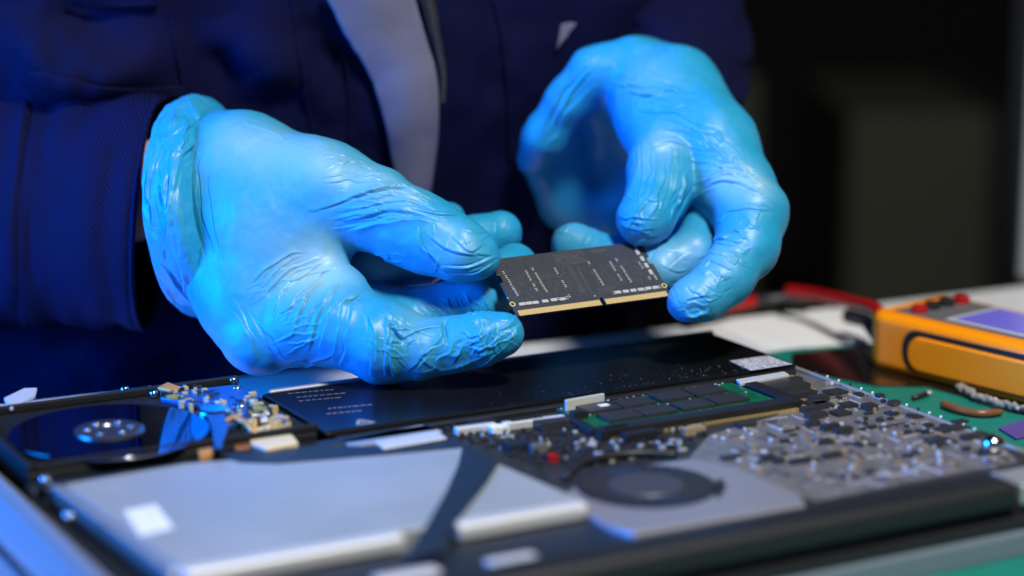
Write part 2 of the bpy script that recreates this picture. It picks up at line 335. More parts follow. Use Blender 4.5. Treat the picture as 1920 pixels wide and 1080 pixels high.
class Wrinkler:
    """raised folds and pinched creases traced on a surface; the trace is dropped onto the mesh and becomes relief"""
    def __init__(s, me):
        s.me = me; s.co = get_co(me).astype(np.float64); s.no = get_no(me).astype(np.float64); s.disp = np.zeros(len(s.co)); s.st = np.zeros(len(s.co))
        s.bvh = BVHTree.FromPolygons([tuple(v) for v in s.co], [tuple(p.vertices) for p in me.polygons])
    def hit(s, px, py):
        r = Vector(ray(px, py)); h = s.bvh.ray_cast(Vector(CAM), r.normalized()); return None if h[0] is None else np.array(h[0])
    def stroke(s, pts, w_, h_, n=None, groove=0.5):
        if w_ < 0.3: w_ *= 0.72; h_ *= 1.2
        pl = spline(pts, n or max(8, int(sum(math.dist(a, b) for a, b in zip(pts[:-1], pts[1:]))/4)))
        q = []; 
        for i, (x, y) in enumerate(pl):
            p = s.hit(x, y)
            if p is not None: q.append((p, i/(len(pl)-1)))
        if len(q) < 3: return
        dm = np.median([np.linalg.norm(p-CAM) for p, _ in q]); q = [(p, t) for p, t in q if abs(np.linalg.norm(p-CAM)-dm) < 2.2]
        if len(q) < 3: return
        X = np.array([p for p, _ in q]); T = np.array([t for _, t in q]); lo = X.min(0)-4*w_; hi = X.max(0)+4*w_
        sel = np.where(((s.co > lo) & (s.co < hi)).all(1))[0]
        if not len(sel): return
        D = np.full(len(sel), 1e9); tt = np.zeros(len(sel)); side = np.zeros(len(sel)); V = s.co[sel]; N = s.no[sel]
        Tg = np.gradient(X, axis=0)*rng.choice((-1.0, 1.0)); Tg /= np.linalg.norm(Tg, axis=1)[:, None]+1e-9
        for i in range(len(X)-1):
            ab = X[i+1]-X[i]; e_ = V-X[i]; e_ = e_-np.clip(e_@ab/(ab@ab+1e-12), 0, 1)[:, None]*ab; d = (e_**2).sum(1); b = d < D; D[b] = d[b]; tt[b] = T[i]; side[b] = (e_[b]*np.cross(N[b], Tg[i])).sum(1)
        d = np.sqrt(D)/w_; taper = np.sin(np.pi*np.clip(tt, 0.03, 0.97))**0.6
        if h_ < 0: s.disp[sel] += h_*taper*np.exp(-d*d); return
        wide = np.exp(-np.abs(d/1.9)**1.3); steep = np.exp(-(d/0.75)**2) - groove*np.exp(-((d-1.2)/0.6)**2)*np.clip(d, 0, 1)
        k = 1/(1+np.exp(np.clip(-side/(0.25*w_), -30, 30))); s.disp[sel] += h_*taper*(wide*k+steep*(1-k))
    def bundle(s, A, B, n, w_, h_, wob=5.0, trim=0.25, groove=0.5):
        A = spline(A, 9); B = spline(B, 9)
        for i in range(n):
            t = (i+0.5+rng.uniform(-0.3, 0.3))/n; c = A*(1-t)+B*t
            a0 = rng.uniform(0, trim); a1 = 1-rng.uniform(0, trim); idx = np.linspace(a0*8, a1*8, 7)
            c = np.array([[np.interp(k, range(9), c[:, 0]), np.interp(k, range(9), c[:, 1])] for k in idx]) + rng.normal(0, wob*0.4, (7, 2))
            c[:, :] += np.sin(np.linspace(0, 3, 7)+rng.uniform(0, 6))[:, None]*rng.normal(0, wob*0.6, 2)
            s.stroke([tuple(p) for p in c], w_*rng.uniform(0.7, 1.35), h_*rng.uniform(0.5, 1.25), groove=groove)
    def crinkle(s, cx, cy, rx, ry, n, ln, w_, h_):
        for _ in range(n):
            x = cx+rng.uniform(-rx, rx); y = cy+rng.uniform(-ry, ry); th = rng.uniform(0, math.pi); l = ln*rng.uniform(0.5, 1.3)
            b = rng.normal(0, l*0.15, 2)
            s.stroke([(x-l*math.cos(th)/2, y-l*math.sin(th)/2), (x+b[0], y+b[1]), (x+l*math.cos(th)/2, y+l*math.sin(th)/2)], w_*rng.uniform(.7, 1.3), h_*rng.uniform(-0.6, 1.2))
    def stretch(s, px, py, r, amt):
        p = s.hit(px, py)
        if p is None: return
        d = np.linalg.norm(s.co-p, axis=1)/(r*83/FPX); s.st += amt*np.exp(-d*d)
    def apply(s, lump=0.03, freq=0.9):
        n = np.array([noise.fractal(Vector(v*freq), 1.0, 2.0, 3) for v in s.co]); 
        co = s.co + s.no*(s.disp+lump*n)[:, None]; s.out = co
        s.me.vertices.foreach_set('co', co.astype(np.float32).ravel()); s.me.update()
        at = s.me.attributes.new('stretch', 'FLOAT', 'POINT'); at.data.foreach_set('value', np.clip(s.st, 0, 1).astype(np.float32))
def settle(me, parent, name, material):
    off = ROOT[root_of(parent).name]; co = get_co(me); co[:, 2] += ZT; co *= S; co -= np.array(off, np.float32)
    me.vertices.foreach_set('co', co.ravel()); me.update(); me.materials.clear(); me.materials.append(material)
    me.polygons.foreach_set('use_smooth', [True]*len(me.polygons)); me.name = name
    o = bpy.data.objects.new(name, me); C.objects.link(o); o.parent = parent; return o

# ================================================================== SETTING
tb = [PZ(1920, 535, -2.7), PZ(450, 705, -2.7)]; e = (tb[0]-tb[1]); e /= np.linalg.norm(e); nrm = np.array([e[1], -e[0], 0])
t0 = tb[1]-e*40; t1 = tb[0]+e*60
o = obj('tabletop', MB().wpoly([t0[:2], t1[:2], (t1+nrm*120)[:2], (t0+nrm*120)[:2]], -5.5, -2.7), M['white_table'], bevel=0.2); tag(o, kind='structure')
o = obj('floor', MB().add([(-500, -300, -75), (500, -300, -75), (500, 420, -75), (-500, 420, -75)], [(0, 1, 2, 3)]), M['wall']); tag(o, kind='structure')
o = obj('back_wall', MB().add([(-500, 320, -75), (500, 320, -75), (500, 320, 250), (-500, 320, 250)], [(0, 1, 2, 3)]), M['wall']); tag(o, kind='structure')

mat_pts = [L(-6.3, -3.2)[:2], L(-24, 9.5)[:2], L(-1, 46)[:2], L(33, 38)[:2], L(31, 6)[:2], L(4, -3.0)[:2]]
m_ = MB().wpoly([L(-6.0, -3.1)[:2], L(34, -1.2)[:2], L(34, 40)[:2], L(-34, 40)[:2], L(-30, 8)[:2], L(-13, -1.6)[:2]], -2.695, -2.4)
o = obj('cutting_mat', m_, M['green'], bevel=0.05); tag(o, 'green rubber work mat lying under the opened laptop', 'work mat')

# ---- far background
def wbox(x0, x1, y0, y1, z0, z1): return MB().wpoly([(x0, y0), (x1, y0), (x1, y1), (x0, y1)], z0, z1)
def pxbox(px0, px1, py0, py1, d, depth):
    a = P(px0, py1, d); b = P(px1, py0, d); return wbox(a[0], b[0], a[1], a[1]+depth, a[2], b[2])
cab = thing('cabinet', P(1700, 700, 250), 'blurred olive grey cabinet in the dark behind the table', 'cabinet')
obj('side_panel', pxbox(1575, 1842, 195, 760, 250, 40), M['cab'], cab, bevel=1.0)
q = P(1712, 405, 249.5); k_ = MB()
th = [2*math.pi*i/24 for i in range(24)]
k_.prism([(q[0]+3.2*math.cos(t), q[1]-0.8, q[2]+4.2*math.sin(t)) for t in th], [(q[0]+3.2*math.cos(t), q[1]+0.9, q[2]+4.2*math.sin(t)) for t in th])
obj('round_handle', k_, M['black'], cab)
obj('door_panel', pxbox(1850, 1905, 200, 760, 252, 40), M['wall'], cab)
o = obj('cabinet', pxbox(1345, 1415, 130, 760, 250, 30), M['cab'], bevel=1.0); tag(o, 'narrow olive grey cabinet edge beside the raised hand on the right, out of focus', 'cabinet')
mon = thing('monitor', P(1915, 548, 122), 'pale grey monitor at the right edge of the photo standing behind the multimeter', 'monitor')
a = P(1909, 552, 120); b = P(1909, -160, 120)
obj('housing', wbox(a[0], a[0]+32, a[1], a[1]+5, a[2]+0.6, b[2]), M['case_grey'], mon, bevel=0.5, seg=4)
obj('stand', wbox(a[0]+8, a[0]+24, a[1]-2, a[1]+12, -2.7, a[2]+0.9), M['case_grey'], mon, bevel=0.2)

# ================================================================== LAPTOP
lap = thing('laptop', L(16, 11, -2.4), 'silver laptop lying face down on the mat with its bottom cover removed, inner boards exposed', 'laptop')
sh = MB(); sh.lbox(0, 32.5, 0, 22.6, -1.25, -1.0)
base = obj('base_case', sh, M['inner'], lap)
rim = MB(); rim.lbox(0, 0.22, 0.0, 22.6, -1.0, -0.46); rim.lbox(32.4, 32.7, -0.3, 22.6, -1.24, 0.0)
rim.lbox(0.32, 20.5, 0, 0.28, -1.0, -0.12)
obj('rim', rim, M['rim'], base, bevel=0.1, seg=3)
ol = MB(); cs = [(32.72, -1.25), (32.72, -0.1), (32.9, -0.12), (33.35, -1.0), (33.38, -1.25)]
ol.prism([L(u, -0.5, z) for u, z in cs], [L(u, 22.9, z) for u, z in cs]); obj('side_edge', ol, M['edge_metal'], base, bevel=0.06, seg=3)
ld = MB(); cs = [(-0.2, -2.38), (-0.2, -1.62), (33.45, -1.62), (34.1, -2.3), (34.1, -2.38)]
ld.prism([L(u, -0.2, z) for u, z in cs], [L(u, 23.3, z) for u, z in cs]); lid = obj('screen_lid', ld, M['edge_metal'], lap, bevel=0.1, seg=3)
bz = MB(); bz.lbox(0.1, 33.3, 0.1, 23.0, -1.61, -1.26); obj('screen_bezel', bz, M['black'], lid)
hb = MB(); hb.lbox(3.7, 27.5, 21.3, 22.9, -1.0, -0.02); obj('hinge_cover', hb, M['black'], lap, bevel=0.35, seg=5)
for hq in ((0.5, 3.4, 21.0, 22.6, -0.98, -0.25), (27.8, 31.5, 20.6, 22.6, -0.98, -0.2)): obj('hinge_bracket', MB().lbox(*hq), M['alu'], lap, bevel=0.1)
fr = MB(); fr.lbox(12.3, 31.5, 18.1, 21.2, -1.0, -0.55); fr.lbox(17, 31.8, 6.7, 7.5, -1.0, -0.3); obj('inner_frame', fr, M['tape'], lap, bevel=0.08)
for (u, v, ln) in ((24.5, 20.2, 2.0), (21.2, 20.5, 1.6), (29.8, 20.3, 2.4)):
    obj('bracket', MB().lbox(u-ln/2, u+ln/2, v-0.3, v+0.3, -0.549, -0.35), M['lip'], lap, bevel=0.06)

# ---- battery
bt = MB(); bt.lbox(0.5, 20.9, 0.35, 6.35, -0.98, -0.16)
bat = obj('battery', bt, M['battery'], lap, bevel=0.14, seg=3)
fl = MB(); fl.lbox(0.8, 20.6, 6.37, 6.75, -0.98, -0.32); obj('battery_lip', fl, M['black'], bat, bevel=0.05)
wm = MB(); z = -0.154
def line(mb, a, b, wd, z0=z, th=0.006):
    a = np.array(a, float); b = np.array(b, float); t = (b-a)/np.linalg.norm(b-a); n = np.array([-t[1], t[0]])*wd/2
    mb.lpoly([tuple(a-n), tuple(b-n), tuple(b+n), tuple(a+n)], z0, z0+th)
def tri(mb, c, s_, wd):
    p = [(c[0]+s_*0.62, c[1]+s_*0.45), (c[0]-s_*0.62, c[1]+s_*0.45), (c[0], c[1]-s_*0.6)]
    for i in range(3): line(mb, p[i], p[(i+1) % 3], wd)
ct = UV(681, 791, z); tri(wm, ct, 0.55, 0.12)
line(wm, (ct[0]+0.02, ct[1]-0.1), (ct[0]+0.02, ct[1]+0.12), 0.06)
obj('warning_mark', wm, M['ink'], bat)
tx = MB(); random.seed(3)
for row, (x0, x1, yy) in enumerate(((615, 690, 766), (612, 680, 776), (560, 640, 752), (556, 650, 745), (540, 620, 738))):
    x = x0
    while x < x1:
        l = random.uniform(4, 11); a = UV(x, yy-(x-x0)*0.09, z); b = UV(x+l, yy-(x+l-x0)*0.09, z); line(tx, a, b, 0.05 if row < 2 else 0.03); x += l+random.uniform(2.5, 4)
obj('small_print', tx, M['ink'], bat)
q = [UV(x, y, z) for x, y in ((1368, 677), (1440, 667), (1486, 683), (1408, 695))]
st = obj('sticker', MB().lpoly(q, z, z+0.012), M['grey_sticker'], bat)
du = MB(); random.seed(11)
for _ in range(95):
    u = random.gauss(6.5, 3.0); v = 6.3-abs(random.gauss(0, 0.9)); r = random.uniform(0.006, 0.018)
    if not (0.7 < u < 14) or v < 0.6: continue
    th0 = random.uniform(0, 3); n = 5
    du.lpoly([(u+r*math.cos(th0+i*1.2566)*random.uniform(.6, 2.2), v+r*math.sin(th0+i*1.2566)) for i in range(n)], z, z+0.01)
tag(obj('dust', du, M['ink'], bat), kind='stuff')

# ---- optical drive
zd = -0.2
dr = MB(); dr.lpoly([(30.75, 7.6), (30.2, 17.0), (16.8, 17.2), (17.3, 12.0), (17.2, 9.9), (18.5, 9.2), (24.6, 7.75), (26.5, 7.3)], -0.98, zd)
drive = obj('optical_drive', dr, M['drive_metal'], lap, bevel=0.06)
lp = MB(); lp.lpoly([(30.3, 17.02), (23.3, 17.05), (23.3, 17.7), (30.3, 17.7)], -0.7, zd+0.05); lp.lpoly([(21.5, 17.08), (16.9, 17.22), (16.9, 17.75), (21.5, 17.72)], -0.7, zd+0.05)
obj('drive_lip', lp, M['lip'], drive, bevel=0.14, seg=4)
le = MB(); le.lpoly([(30.8, 7.5), (31.15, 7.5), (30.6, 17.2), (30.25, 17.2)], -0.9, zd-0.02); obj('drive_edge', le, M['alu'], drive, bevel=0.06)
tp = MB()
tpl = [(17.3, 10.6), (18.6, 13.0), (20.3, 15.6), (21.6, 17.9), (22.3, 19.6)]; tpr = [(16.9, 12.0), (17.6, 13.6), (18.9, 16.0), (19.6, 18.0), (20.0, 19.6)]
tpr = [(17.05, 10.55), (17.1, 12.2), (18.6, 14.8), (20.2, 16.6), (21.4, 18.2), (20.6, 19.5)]
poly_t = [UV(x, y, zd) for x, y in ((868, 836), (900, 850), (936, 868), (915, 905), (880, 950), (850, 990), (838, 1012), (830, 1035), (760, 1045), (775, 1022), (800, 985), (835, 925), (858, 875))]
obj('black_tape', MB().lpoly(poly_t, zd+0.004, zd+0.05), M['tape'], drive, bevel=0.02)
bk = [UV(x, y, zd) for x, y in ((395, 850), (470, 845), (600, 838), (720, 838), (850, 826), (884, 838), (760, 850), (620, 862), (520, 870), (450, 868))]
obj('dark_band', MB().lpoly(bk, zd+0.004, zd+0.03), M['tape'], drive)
q = [UV(x, y, zd) for x, y in ((702, 832), (820, 812), (838, 826), (720, 846))]
obj('bright_strip', MB().lpoly(q, zd+0.034, zd+0.1), M['lip'], drive, bevel=0.05)
q = [UV(x, y, zd) for x, y in ((232, 958), (292, 946), (326, 990), (262, 1006))]
obj('white_label', MB().lpoly(q, zd+0.004, zd+0.015), M['sticker'], drive)
mid = MB(); mid.lpoly([UV(x, y, -0.3) for x, y in ((640, 826), (790, 795), (830, 806), (660, 838))], -0.98, -0.3); obj('bracket', mid, M['alu'], lap, bevel=0.05)

# ---- hard drive with its cover off
zh = 0.25
def H(px, py, z=zh): return UV(px, py, z)
hd = MB(); hd.lbox(21.2, 31.6, -1.3, 6.4, -0.98, zh-0.32)
hdd = obj('hard_drive', hd, M['inner'], lap, bevel=0.1)
wl = MB(); wl.lbox(21.2, 31.6, -1.3, -1.05, zh-0.319, zh-0.02); wl.lbox(31.35, 31.6, -1.04, 6.4, zh-0.319, zh-0.02); wl.lbox(21.2, 31.3, 6.15, 6.4, zh-0.319, zh-0.05)
obj('drive_wall', wl, M['inner'], hdd, bevel=0.05)
pc = PZ(205, 803, zh); pc = np.array([pc[0], pc[1], 0])
mb = MB(); mb.lathe((pc[0], pc[1], zh-0.14), [(3.45, 0), (3.45, 0.06)], 96); obj('platter', mb, M['platter'], hdd, bevel=0.015)
mb = MB(); mb.lathe((pc[0], pc[1], zh-0.079), [(1.2, 0), (1.2, 0.05), (1.1, 0.09), (0.45, 0.1), (0.42, 0.06)], 48); obj('spindle_clamp', mb, M['clamp'], hdd)
for i in range(6):
    t = i*math.pi/3+0.3; mb = MB(); mb.lathe((pc[0]+0.75*math.cos(t), pc[1]+0.75*math.sin(t), zh+0.012), [(0.12, 0), (0.12, 0.03), (0.08, 0.045)], 12); obj('screw', mb, M['steel'], hdd, smooth=True)
pl = MB(); pl.lpoly([H(x, y) for x, y in ((300, 740), (345, 726), (440, 716), (478, 728), (486, 742), (455, 782), (415, 800), (395, 780), (372, 755))], zh-0.318, zh-0.1)
obj('actuator_plate', pl, M['metal_blue_sheen'], hdd, bevel=0.04)
ap = PZ(402, 768, zh)
mb = MB(); mb.lathe((ap[0], ap[1], zh-0.099), [(0.62, 0), (0.62, 0.1), (0.5, 0.16), (0.2, 0.16)], 32); obj('pivot', mb, M['steel'], hdd)
ar_ = MB(); ar_.lpoly([H(x, y) for x, y in ((385, 770), (420, 772), (428, 800), (415, 838), (402, 838), (396, 800))], zh-0.098, zh-0.0); obj('actuator_arm', ar_, M['metal_blue_sheen'], hdd, bevel=0.03)
for x, y in ((325, 741), (487, 762)):
    c = PZ(x, y, zh); mb = MB(); mb.lathe((c[0], c[1], zh-0.099), [(0.27, 0), (0.27, 0.06), (0.2, 0.08)], 20); obj('foam_disc', mb, M['olive'], hdd)
q = [H(x, y) for x, y in ((295, 728), (315, 718), (338, 727), (318, 733))]; obj('copper_contact', MB().lpoly(q, zh-0.1, zh+0.05), M['copper'], hdd, bevel=0.04)
for x, y in ((234, 725), (288, 733), (278, 724), (342, 722), (405, 768), (396, 760), (452, 758), (437, 708), (444, 724), (85, 893), (130, 960)):
    c = PZ(x, y, zh-0.05); mb = MB(); mb.lathe((c[0], c[1], zh-0.3), [(0.16, 0), (0.16, 0.2), (0.12, 0.26)], 14); obj('screw', mb, M['steel'], hdd, smooth=True)
q = [H(x, y, 0) for x, y in ((8, 755), (45, 737), (70, 736), (66, 750), (20, 775))]; obj('foil_tab', MB().lpoly(q, 0.05, 0.2), M['lip'], hdd, bevel=0.04)
q = [UV(x, y, 0) for x, y in ((462, 806), (500, 793), (545, 808), (560, 826), (500, 838), (470, 830))]; obj('cream_block', MB().lpoly(q, -0.9, -0.02), M['cream'], hdd, bevel=0.1, seg=3)
q = [UV(x, y, 0) for x, y in ((430, 800), (462, 800), (470, 832), (440, 835))]; obj('flex_cable', MB().lpoly(q, -0.9, -0.1), M['brown'], hdd, bevel=0.06)
for dy in (0, 13):
    q = [UV(x, y+dy, 0.0) for x, y in ((462, 772), (500, 768), (506, 775), (468, 779))]; obj('connector_clip', MB().lpoly(q, -0.2, 0.02), M['lip'], hdd, bevel=0.03)
q = [UV(x, y, -0.1) for x, y in ((370, 848), (400, 842), (402, 852), (374, 857))]; obj('copper_contact', MB().lpoly(q, -0.3, 0.0), M['copper'], hdd, bevel=0.04)

bits = {'solder': MB(), 'gold': MB(), 'chip': MB(), 'metal_blue_sheen': MB()}; random.seed(31)
for _ in range(120):
    t = random.random(); x = 300+t*240+random.gauss(0, 14); y = 728+t*75+random.gauss(0, 13); u, v = UV(x, y, 0)
    if u < 21.3 or v < -0.9 or v > 6.0: continue
    a = random.uniform(.03, .13); b = random.uniform(.03, .1); bits[random.choice(('solder', 'gold', 'gold', 'chip', 'chip', 'metal_blue_sheen'))].lbox(u-a, u+a, v-b, v+b, zh-0.319, zh-0.1+random.uniform(.02, .12))
for k_, b_ in bits.items():
    if b_.v: tag(obj('small_component', b_, M[k_], hdd), kind='stuff')
fx = MB(); fx.tube([L(*UV(x, y, 0.1), 0.1+h) for x, y, h in ((415, 795, 0), (440, 790, .15), (462, 800, .12), (480, 815, 0))], 0.12, 8); obj('flex_cable', fx, M['copper'], hdd, smooth=True)

# ---- logic board, dark half and light half
lb = MB(); zb = -0.5
lb.lpoly([(0.5, 6.8), (12.3, 6.8), (17.0, 6.9), (17.0, 9.6), (16.8, 16.9), (12.2, 17.0), (12.2, 20.9), (0.5, 20.9)], -0.97, zb-0.012)
board = obj('logic_board', lb, M['pcb_dark'], lap)
lg = [UV(x, y, zb) for x, y in ((1410, 712), (1475, 690), (1870, 826), (1908, 866), (1700, 905), (1530, 940), (1360, 880), (1290, 862), (1330, 815), (1460, 778), (1480, 745))]
obj('shield_layer', MB().lpoly(lg, zb-0.009, zb), M['pcb_grey'], board)
zc = zb
cub = {}
def part_box(name, px, py, wu, wv, h_, m, rot=0.0, bev=0.02, z0=None, parent=board):
    u, v = UV(px, py, (zb if z0 is None else z0)); key = (name, round(wu, 2), round(wv, 2), round(h_, 2), m)
    if key not in cub: cub[key] = lmesh(name, wu, wv, h_, M[m], bev)
    return inst(name, cub[key], L(u, v, (zb if z0 is None else z0)), YAW+math.pi+rot, parent)
# integrated circuits seen in the photograph: pixel, size along u / v, height
ics = [(1468, 728, 2.2, 1.3, .34), (1500, 746, 1.6, .5, .4), (1528, 762, .95, .75, .3), (1535, 752, .9, .5, .35), (1566, 737, .95, .75, .16), (1590, 762, .75, .6, .2), (1576, 777, .8, .7, .22), (1540, 764, .7, .55, .3),
       (1518, 772, .8, .5, .32), (1530, 783, .95, .55, .34), (1524, 798, .6, .4, .3), (1556, 806, .85, .4, .36), (1580, 812, .9, .35, .34), (1630, 768, .6, .55, .36), (1672, 777, .55, .5, .16), (1676, 760, .5, .4, .3),
       (1714, 783, .75, .5, .12), (1650, 790, .3, .3, .16), (1398, 800, .9, .45, .3), (1545, 830, .8, .55, .16), (1372, 860, .95, .4, .2), (1500, 868, 1.0, .35, .28), (1560, 858, .9, .3, .28), (1460, 868, .5, .35, .3),
       (1785, 805, 1.5, .7, .14), (1800, 792, .7, .45, .14), (1825, 822, 1.2, .4, .3), (1762, 830, 1.3, .8, .12), (1700, 812, .5, .3, .16), (1740, 800, .45, .35, .2), (1440, 862, .6, .4, .3), (1610, 742, .4, .4, .18), (1650, 745, .35, .35, .22), (1490, 716, .7, .4, .3)]
for i, (x, y, a_, b_, h_) in enumerate(ics): part_box('chip', x, y, a_*0.84, b_*0.84, h_*0.62, 'chip', rot=0.0)
lp_px = np.array([(1430, 710), (1480, 692), (1860, 826), (1895, 864), (1700, 900), (1540, 930), (1380, 872), (1335, 820), (1470, 775)])
def inside(x, y, poly):
    c = False; n = len(poly); j = n-1
    for i in range(n):
        if (poly[i][1] > y) != (poly[j][1] > y) and x < (poly[j][0]-poly[i][0])*(y-poly[i][1])/(poly[j][1]-poly[i][1])+poly[i][0]: c = not c
        j = i
    return c
random.seed(15); n = 0
while n < 60:
    x = random.uniform(1400, 1890); y = random.uniform(695, 925)
    if inside(x, y, lp_px): part_box('chip', x, y, random.choice((.18, .24, .3, .38)), random.choice((.14, .18, .24)), random.choice((.06, .09, .13)), 'chip', rot=random.choice((0, math.pi/2))); n += 1
# small capacitors with silvered ends (parts), and the finest grains as one part
cap_m = lmesh('capacitor', 0.22, 0.11, 0.11, M['cap_tan'], 0.01); sold_m = lmesh('solder_bump', 0.17, 0.12, 0.12, M['solder'], 0.03)
random.seed(5); n = 0
while n < 52:
    x = random.uniform(1330, 1900); y = random.uniform(690, 935)
    if inside(x, y, lp_px):
        u, v = UV(x, y, zb); inst('capacitor', cap_m, L(u, v, zb), YAW+random.choice((0, math.pi/2)), board, (random.uniform(.7, 1.3), random.uniform(.8, 1.3), random.uniform(.7, 1.6))); n += 1
n = 0
while n < 44:
    x = random.uniform(1330, 1900); y = random.uniform(690, 935)
    if inside(x, y, lp_px):
        u, v = UV(x, y, zb); inst('solder_bump', sold_m, L(u, v, zb), YAW+random.choice((0, math.pi/2)), board, (random.uniform(.6, 1.3), random.uniform(.6, 1.3), random.uniform(.6, 1.5))); n += 1
gr = MB(); gs = MB(); gt = MB(); n = 0
while n < 190:
    x = random.uniform(1330, 1905); y = random.uniform(690, 935)
    if not inside(x, y, lp_px): continue
    u, v = UV(x, y, zb); along = random.random() < 0.5; cnt = random.randint(2, 8); a = random.uniform(0.022, 0.05); b = a*random.uniform(.5, .8); h = random.uniform(0.02, 0.07); gap = a*2+random.uniform(0.03, 0.07); tgt = random.choice((gs, gs, gr, gr, gt))
    for k in range(cnt):
        uu, vv = (u+k*gap, v) if along else (u, v+k*gap)
        if uu < 0.6 or vv > 20.5: continue
        aa, bb = (a, b) if along else (b, a)
        tgt.lbox(uu-aa, uu+aa, vv-bb, vv+bb, zb+0.0005, zb+h)
        if tgt is gr: gs.lbox(uu-aa*1.25, uu-aa*1.01, vv-bb, vv+bb, zb+0.0005, zb+h*.6)
    n += 1
tag(obj('small_component', gr, M['chip'], board), kind='stuff'); tag(obj('small_component', gt, M['cap_tan'], board), kind='stuff'); tag(obj('solder_speck', gs, M['solder'], board), kind='stuff')
# dark half: connectors and glints left of the memory slot
dg = MB(); dk = MB(); random.seed(9)
dark_px = [(820, 808), (1060, 778), (1110, 815), (1320, 800), (1330, 815), (1280, 850), (1120, 870), (1030, 880), (930, 850)]
n = 0
while n < 420:
    x = random.uniform(820, 1330); y = random.uniform(775, 885)
    if not inside(x, y, dark_px): continue
    u, v = UV(x, y, zb); a = random.uniform(0.03, 0.12); b = random.uniform(0.03, 0.09); h = random.uniform(0.03, 0.2)
    (dg if random.random() < 0.13 else dk).lbox(u-a, u+a, v-b, v+b, zb-0.0115, zb+h); n += 1
tag(obj('solder_speck', dg, M['solder'], board), kind='stuff'); tag(obj('small_component', dk, M['chip'], board), kind='stuff')
for (x, y, a_, b_, h_, m) in ((935, 813, .7, .4, .3, 'sticker'), (1040, 800, 1.6, .8, .3, 'chip'), (985, 800, 1.3, .35, .35, 'black'), (1150, 822, 1.3, .5, .4, 'black'), (1085, 795, .6, .4, .5, 'black'),
                              (905, 803, 1.1, .5, .3, 'black'), (1200, 826, 1.4, .5, .35, 'black'), (970, 845, .9, .6, .3, 'tape'), (1035, 865, .35, .3, .25, 'red'), (1010, 850, .6, .3, .35, 'meter_grey'), (1300, 815, .9, .3, .3, 'cap_tan')):
    part_box({'sticker': 'white_connector', 'red': 'red_connector'}.get(m, 'connector'), x, y, a_, b_, h_, m, z0=zb-0.01)
for x0, y0, x1, y1 in ((850, 800, 925, 790), (940, 790, 1055, 776)):
    a = UV(x0, y0, -0.2); b = UV(x1, y1, -0.2); s_ = MB(); s_.lpoly([a, b, (b[0], b[1]+0.3), (a[0], a[1]+0.3)], -0.5, -0.2); obj('bracket', s_, M['lip'], lap, bevel=0.04)
# pins along the right edge
for i in range(17):
    t = i/16; x = 1530+(1870-1530)*t; y = 701+(823-701)*t
    u, v = UV(x, y, zb); mb = MB(); mb.lathe(tuple(L(u, v, zb)), [(0.055, 0), (0.055, 0.09), (0.035, 0.11)], 10); obj('post', mb, M['solder' if i % 3 else 'black'], board, smooth=True)
c = PZ(1862, 832, zb+0.3); mb = MB(); bmq = []
mb.lathe((c[0], c[1], zb), [(0.22, 0), (0.36, 0.12), (0.42, 0.3), (0.36, 0.5), (0.2, 0.6)], 20); obj('solder_ball', mb, M['steel'], board, smooth=True)

# ---- memory module fitted in the laptop
mod = MB(); q = [(4.2, 7.15), (12.0, 7.15), (12.0, 10.3), (4.2, 10.3)]; mod.lpoly(q, -0.36, -0.28); mem = obj('memory_module', mod, M['pcb_green'], lap)
for (x, y) in ((1122, 768), (1188, 758), (1258, 746), (1322, 736), (1162, 783), (1228, 773), (1298, 762), (1362, 751)):
    part_box('memory_chip', x, y, 1.45, 1.02, .13, 'chip', z0=-0.279, parent=mem)
part_box('white_dot', 1132, 760, .4, .3, .02, 'sticker', z0=-0.155, parent=mem)
for i in range(34):
    pass
ms = MB(); random.seed(2)
for _ in range(90):
    u = random.uniform(4.3, 11.9); v = random.choice((7.25, 8.55, 10.15))+random.uniform(-.12, .12); ms.lbox(u-.04, u+.04, v-.025, v+.025, -0.279, -0.24)
tag(obj('solder_speck', ms, M['solder'], mem), kind='stuff')
so = MB(); so.lbox(3.6, 12.2, 10.32, 10.95, -0.5, -0.14); slot = obj('memory_slot', so, M['black'], lap, bevel=0.03)
pg = MB(); pt = MB()
for i in range(64):
    u = 3.9+i*0.128
    pg.lbox(u, u+0.045, 10.96, 11.1, -0.5, -0.4)
    pt.lbox(u, u+0.07, 10.42, 10.9, -0.139, -0.11)
tag(obj('pin_row', pg, M['gold'], slot), kind=None); obj('slot_rib', pt, M['chip'], slot)
for hq in ((3.4, 4.0, 7.0, 10.3, -0.5, -0.2), (12.15, 12.4, 8.2, 10.3, -0.5, -0.2)): obj('slot_arm', MB().lbox(*hq), M['black'], slot, bevel=0.04)
cb = MB(); a = UV(1058, 765, -0.2); b = UV(1130, 752, -0.2); cb.lpoly([a, b, (b[0], b[1]+0.15), (a[0], a[1]+0.15)], -0.5, 0.12); obj('plastic_clip', cb, M['clear'], lap, bevel=0.03)
ttape = [UV(x, y, -0.2) for x, y in ((1380, 712), (1470, 697), (1480, 703), (1388, 720))]; obj('metal_clip', MB().lpoly(ttape, -0.3, -0.18), M['lip'], lap, bevel=0.02)

